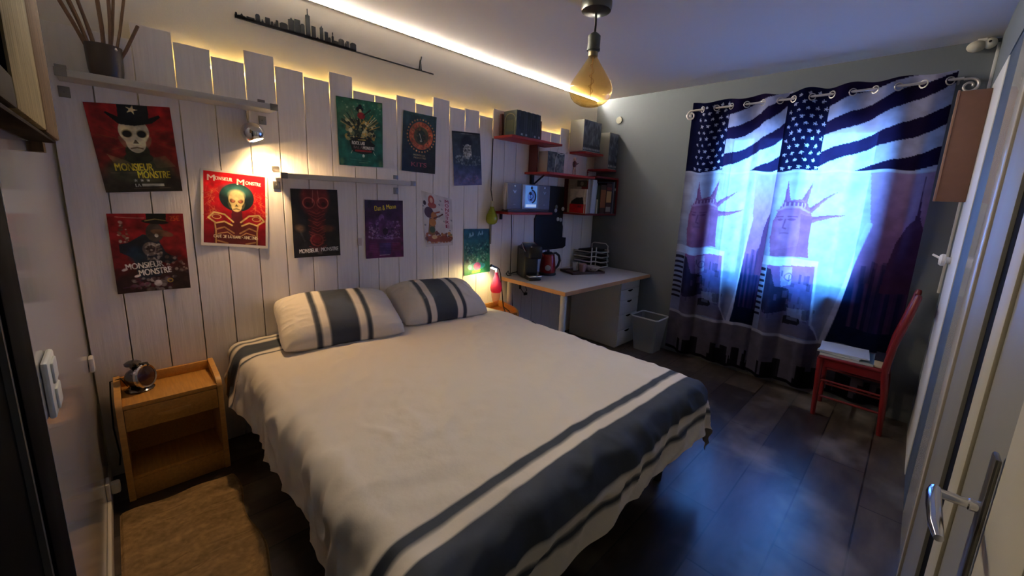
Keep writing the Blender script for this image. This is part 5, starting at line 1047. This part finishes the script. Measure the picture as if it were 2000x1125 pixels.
pc.poly(V((.036, .98), (.07, .97), (.12, .84), (.21, .82), (.235, .65), (.05, .6), (.036, .63)), (44, 42, 66), .9); pc.poly(V((.13, 1.0), (.21, 1.0), (.22, .86), (.15, .84)), (206, 196, 214), .5); pc.ring(.19, ZT - .92, .03, .008, (100, 80, 130), .8)
for k in range(36): x_, z_ = rs.uniform(.05, .36), rs.uniform(.62, .98); pc.rect(x_, ZT - z_, x_ + rs.uniform(.008, .03), ZT - z_ + rs.uniform(.02, .08), rs.choice([(60, 54, 84), (120, 90, 140), (150, 120, 160), (40, 38, 60)]), .4)
pc.poly(V((.22, .67), (.36, .69), (.37, .6), (.24, .58)), (170, 166, 176), .6); pc.poly(V((.2, .6), (.215, .61), (.25, .61), (.315, .6), (.33, .575), (.31, .55), (.24, .545), (.2, .54)), (38, 36, 46)); pc.rect(.23, ZT - .6, .3, ZT - .578, (96, 92, 104)); pc.poly(V((.33, .68), (.40, .7), (.39, .62), (.34, .6)), (70, 66, 80), .6)
for k in range(9): pc.rect(0, ZT - .97 + .047 * k, .03, ZT - .97 + .047 * k + .022, (44, 40, 56))
pc.line(V((.37, 1.03), (.39, .58), (.455, .45)), .012, (214, 212, 224)); pc.line(V((.62, 1.36), (.566, 1.05), (.477, .46)), .03, (206, 206, 222))
pc.rect(0, ZT - .44, CW, ZT, (122, 114, 122)); pc.line(V((0, .435), (.16, .438), (.274, .425), (.475, .45), (.9, .45)), .026, (212, 208, 214))
for k in range(40): x_ = rs.uniform(0, CW); h_ = rs.choice((.05, .08, .12, .16)); pc.rect(x_, ZT - .075 - h_, x_ + rs.uniform(.02, .05), ZT - .055, (28, 26, 34), .9)
pc.rect(0, CH - .03, CW, CH, (24, 22, 28)); pc.grain(.12, 22, 33); pc.C *= np.array([.80, .82, .92])
PRINT = pc.linear()
def curtain(label, y0, width, cmap, seed, eye_n, push=False):
    o = thing('curtain', label, 'curtain', (RX, y0 - width / 2, 2.27), 0, 'printed city curtains')
    nd, nz_ = int(width / .0045) + 1, int(CH / .0052) + 1
    D, Yv = np.meshgrid(np.linspace(0, width, nd), np.linspace(0, CH, nz_)); U_ = np.interp(D / width, [a for a, _ in cmap], [b for _, b in cmap])
    iy = np.clip(np.rint(Yv / CH * (pc.X.shape[0] - 1)).astype(int), 0, pc.X.shape[0] - 1); ix = np.clip(np.rint(U_ / CW * (pc.X.shape[1] - 1)).astype(int), 0, pc.X.shape[1] - 1)
    zrel = Yv / CH
    fx = .026 * np.sin(2 * math.pi * D / .235 + seed + .4 * zrel) * (1 - .25 * zrel) + .010 * np.sin(2 * math.pi * D / .13 + 2 * seed + 1.5 * zrel) * zrel
    yy = y0 - D + .008 * np.sin(2 * math.pi * D / .12 + seed) * zrel
    zz = ZT - Yv + .012 * np.sin(2 * math.pi * D / .26 + seed * 2) * (1 - zrel) + .012 * np.sin(2 * math.pi * D / .3 + seed) * zrel
    if push:
        sm = lambda a, b, v: np.clip((v - a) / (b - a), 0, 1); w_ = sm(.38, .46, D) * sm(.45, .6, zrel); fx = fx * (1 - .75 * w_) + w_ * (-.035 - RX)
    xx = np.minimum(RX + fx, -.012)
    grid_mesh('fabric', np.stack([xx, yy, zz], -1), PRINT[iy, ix], CLOTH, o)
    for k in range(eye_n):
        d = ((k + 1) * math.pi - seed) / (2 * math.pi) * .235
        if d > width - .02: break
        tx, ty = (.55 if k % 2 else -.55), -.835
        MB().tube([(RX + tx * .023 * math.cos(t * .5236), y0 - d + ty * .023 * math.cos(t * .5236), RZ + .023 * math.sin(t * .5236)) for t in range(12)], .004, 6, closed=True).build('eyelet', RODM, o)
    return o
curtain('left printed curtain of stars, crowned statue head and city street', -1.03, .755, [(0, .0), (.07, .0), (.74, .505), (1, .88)], .6, 6)
curtain('right printed curtain of stars, stripes, crowned statue head and tower', -1.765, .885, [(0, 0), (1, .89)], 2.2, 8, True)

# brown board, knob, strip by the right wall
o = thing('brown_panel', 'brown board fixed upright to the right wall in front of the curtain end', 'panel', (-.3, -2.74, 1.54))
MB().box((-.318, -2.799, 1.535), (-.3, -2.668, 2.155), bev=.002).build('board', BROWNB, o); MB().box((-.322, -2.675, 1.535), (-.298, -2.664, 2.16), bev=.002).build('edge_strip', mat('brown_edge', (150, 116, 98), .6), o)
o = thing('round_fitting', 'white round knob on the right wall below the brown board', 'fitting', (-.25, -2.8, 1.2))
MB().lathe([(.02, 0), (.02, .02), (.035, .026), (.036, .04), (.028, .05), (.001, .052)], (-.30, -2.7995, 1.19), 20, 0, Matrix.Rotation(R(-90), 4, 'X')).build('knob', WHITE, o); MB().tube([(-.29, -2.75, 1.2), (-.27, -2.72, 1.215)], .007, 8).build('pin', WHITE, o)

# ------------------------------------------------------------------ red chair and magazines
ch = thing('chair', 'red painted wooden chair against the right curtain holding papers', 'chair', (-.22, -2.45, 0))
XA, XB = -.37, -.09; SZ = .445
for x in (XA, XB):
    MB().tube([(x, -2.30, 0), (x, -2.285, SZ - .02)], [.015, .02], 12).build('leg', REDP, ch)
    MB().tube([(x, -2.665, 0), (x, -2.645, .3), (x, -2.625, SZ), (x, -2.64, .62), (x, -2.675, .80), (x, -2.70, .95), (x, -2.702, .965)], [.015, .019, .02, .02, .02, .018, .012], 12).build('back_post', REDP, ch)
m = MB().box((XA - .012, -2.65, SZ - .02), (XB + .012, -2.27, SZ), bev=.008, seg=3); m.build('seat', REDP, ch)
m = MB(); m.box((XA, -2.63, SZ - .075), (XA + .018, -2.29, SZ - .02)); m.box((XB - .018, -2.63, SZ - .075), (XB, -2.29, SZ - .02)); m.box((XA, -2.305, SZ - .075), (XB, -2.287, SZ - .02)); m.build('apron', REDP, ch)
for x in (XA, XB):
    for z in (.27, .15): MB().tube([(x, -2.292, z), (x, -2.655, z)], .008, 8).build('stretcher', mat('dark_red_paint', (100, 12, 16), .5), ch)
MB().tube([(XA, -2.293, .21), (XB, -2.293, .21)], .009, 8).build('stretcher', REDP, ch)
for z, y, hh in ((.90, -2.692, .075), (.70, -2.655, .045)): MB().box((XA, y - .008, z - hh / 2), (XB, y + .008, z + hh / 2), bev=.005).build('back_slat', REDP, ch)
def mag(label, x0, x1, y0, y1, z0, z1, mats, rz, cat='magazine', nm='magazine'):
    cx, cy = (x0 + x1) / 2, (y0 + y1) / 2; mm_ = Matrix.Translation((cx, cy, 0)) @ Matrix.Rotation(R(rz), 4, 'Z') @ Matrix.Translation((-cx, -cy, 0))
    o = thing(nm, label, cat, (cx, cy, z0), 0, 'papers on the red chair'); MB().box((x0, y0, z0 + .0015), (x1, y1, z1 - .0015), mx=mm_).build('pages', mat(nm + '_pages', mats[0], .7), o); m = MB(); m.box((x0 - .002, y0 - .002, z1 - .0015), (x1 + .002, y1 + .002, z1), mx=mm_); m.box((x0 - .002, y0 - .002, z0), (x1 + .002, y1 + .002, z0 + .0015), mx=mm_); m.build('cover', mat(nm + '_cover', mats[1], .35), o)
mag('large pale glossy magazine, lowest on the red chair', -.36, -.09, -2.56, -2.27, SZ + .0005, SZ + .018, ((190, 196, 200), (120, 140, 146)), 2)
mag('teal and white magazine lying in the middle of the papers', -.355, -.1, -2.50, -2.265, SZ + .0185, SZ + .03, ((206, 208, 210), (150, 170, 176)), -4)
mag('pale thin magazine on top of the papers on the red chair', -.35, -.1, -2.53, -2.26, SZ + .0305, SZ + .038, ((214, 214, 216), (178, 186, 198)), 5)
mag('thick dark book with cream pages at the back of the chair seat', -.345, -.115, -2.612, -2.565, SZ + .0005, SZ + .05, ((206, 196, 170), (30, 30, 36)), 0, 'book', 'thick_book')

# ------------------------------------------------------------------ left wall fittings
o = thing('light_switch', 'white double switch plate on the left wall near the dark door frame', 'switch', (-3.93, -1.25, .98))
MB().box((-3.9295, -1.318, .912), (-3.917, -1.20, 1.045), bev=.006).build('plate', mat('switch_white', (206, 208, 200), .35), o)
for z in (.948, 1.009): MB().box((-3.918, -1.29, z - .025), (-3.912, -1.228, z + .025), bev=.003).build('rocker', mat('rocker_white', (196, 200, 192), .3), o)
tag(MB().box((-3.9295, -.13, .60), (-3.912, -.07, .665), bev=.006).build('wall_socket', WHITE), 'small white wall box low in the left corner beside the nightstand', 'socket')
o = thing('power_plug', 'white plug in a low socket on the left wall behind the nightstand', 'plug', (-3.93, -.3, .1))
MB().box((-3.9295, -.32, .07), (-3.916, -.25, .15), bev=.004).build('socket_plate', WHITE, o); MB().box((-3.916, -.305, .085), (-3.885, -.265, .135), bev=.008).build('plug', mat('plug_white', (196, 196, 180), .4), o)
tag(MB().box((-2.673, -.012, 1.085), (-2.645, -.001, 1.135), bev=.004).lathe([(.006, 0), (.009, .01), (.001, .012)], (-2.659, -.012, 1.1), 12, 0, Matrix.Rotation(R(90), 4, 'X')).build('wall_hook', mat('pale_pink_hook', (204, 190, 182), .4)), 'small pale plastic hook on the boards left of the purple poster', 'hook')
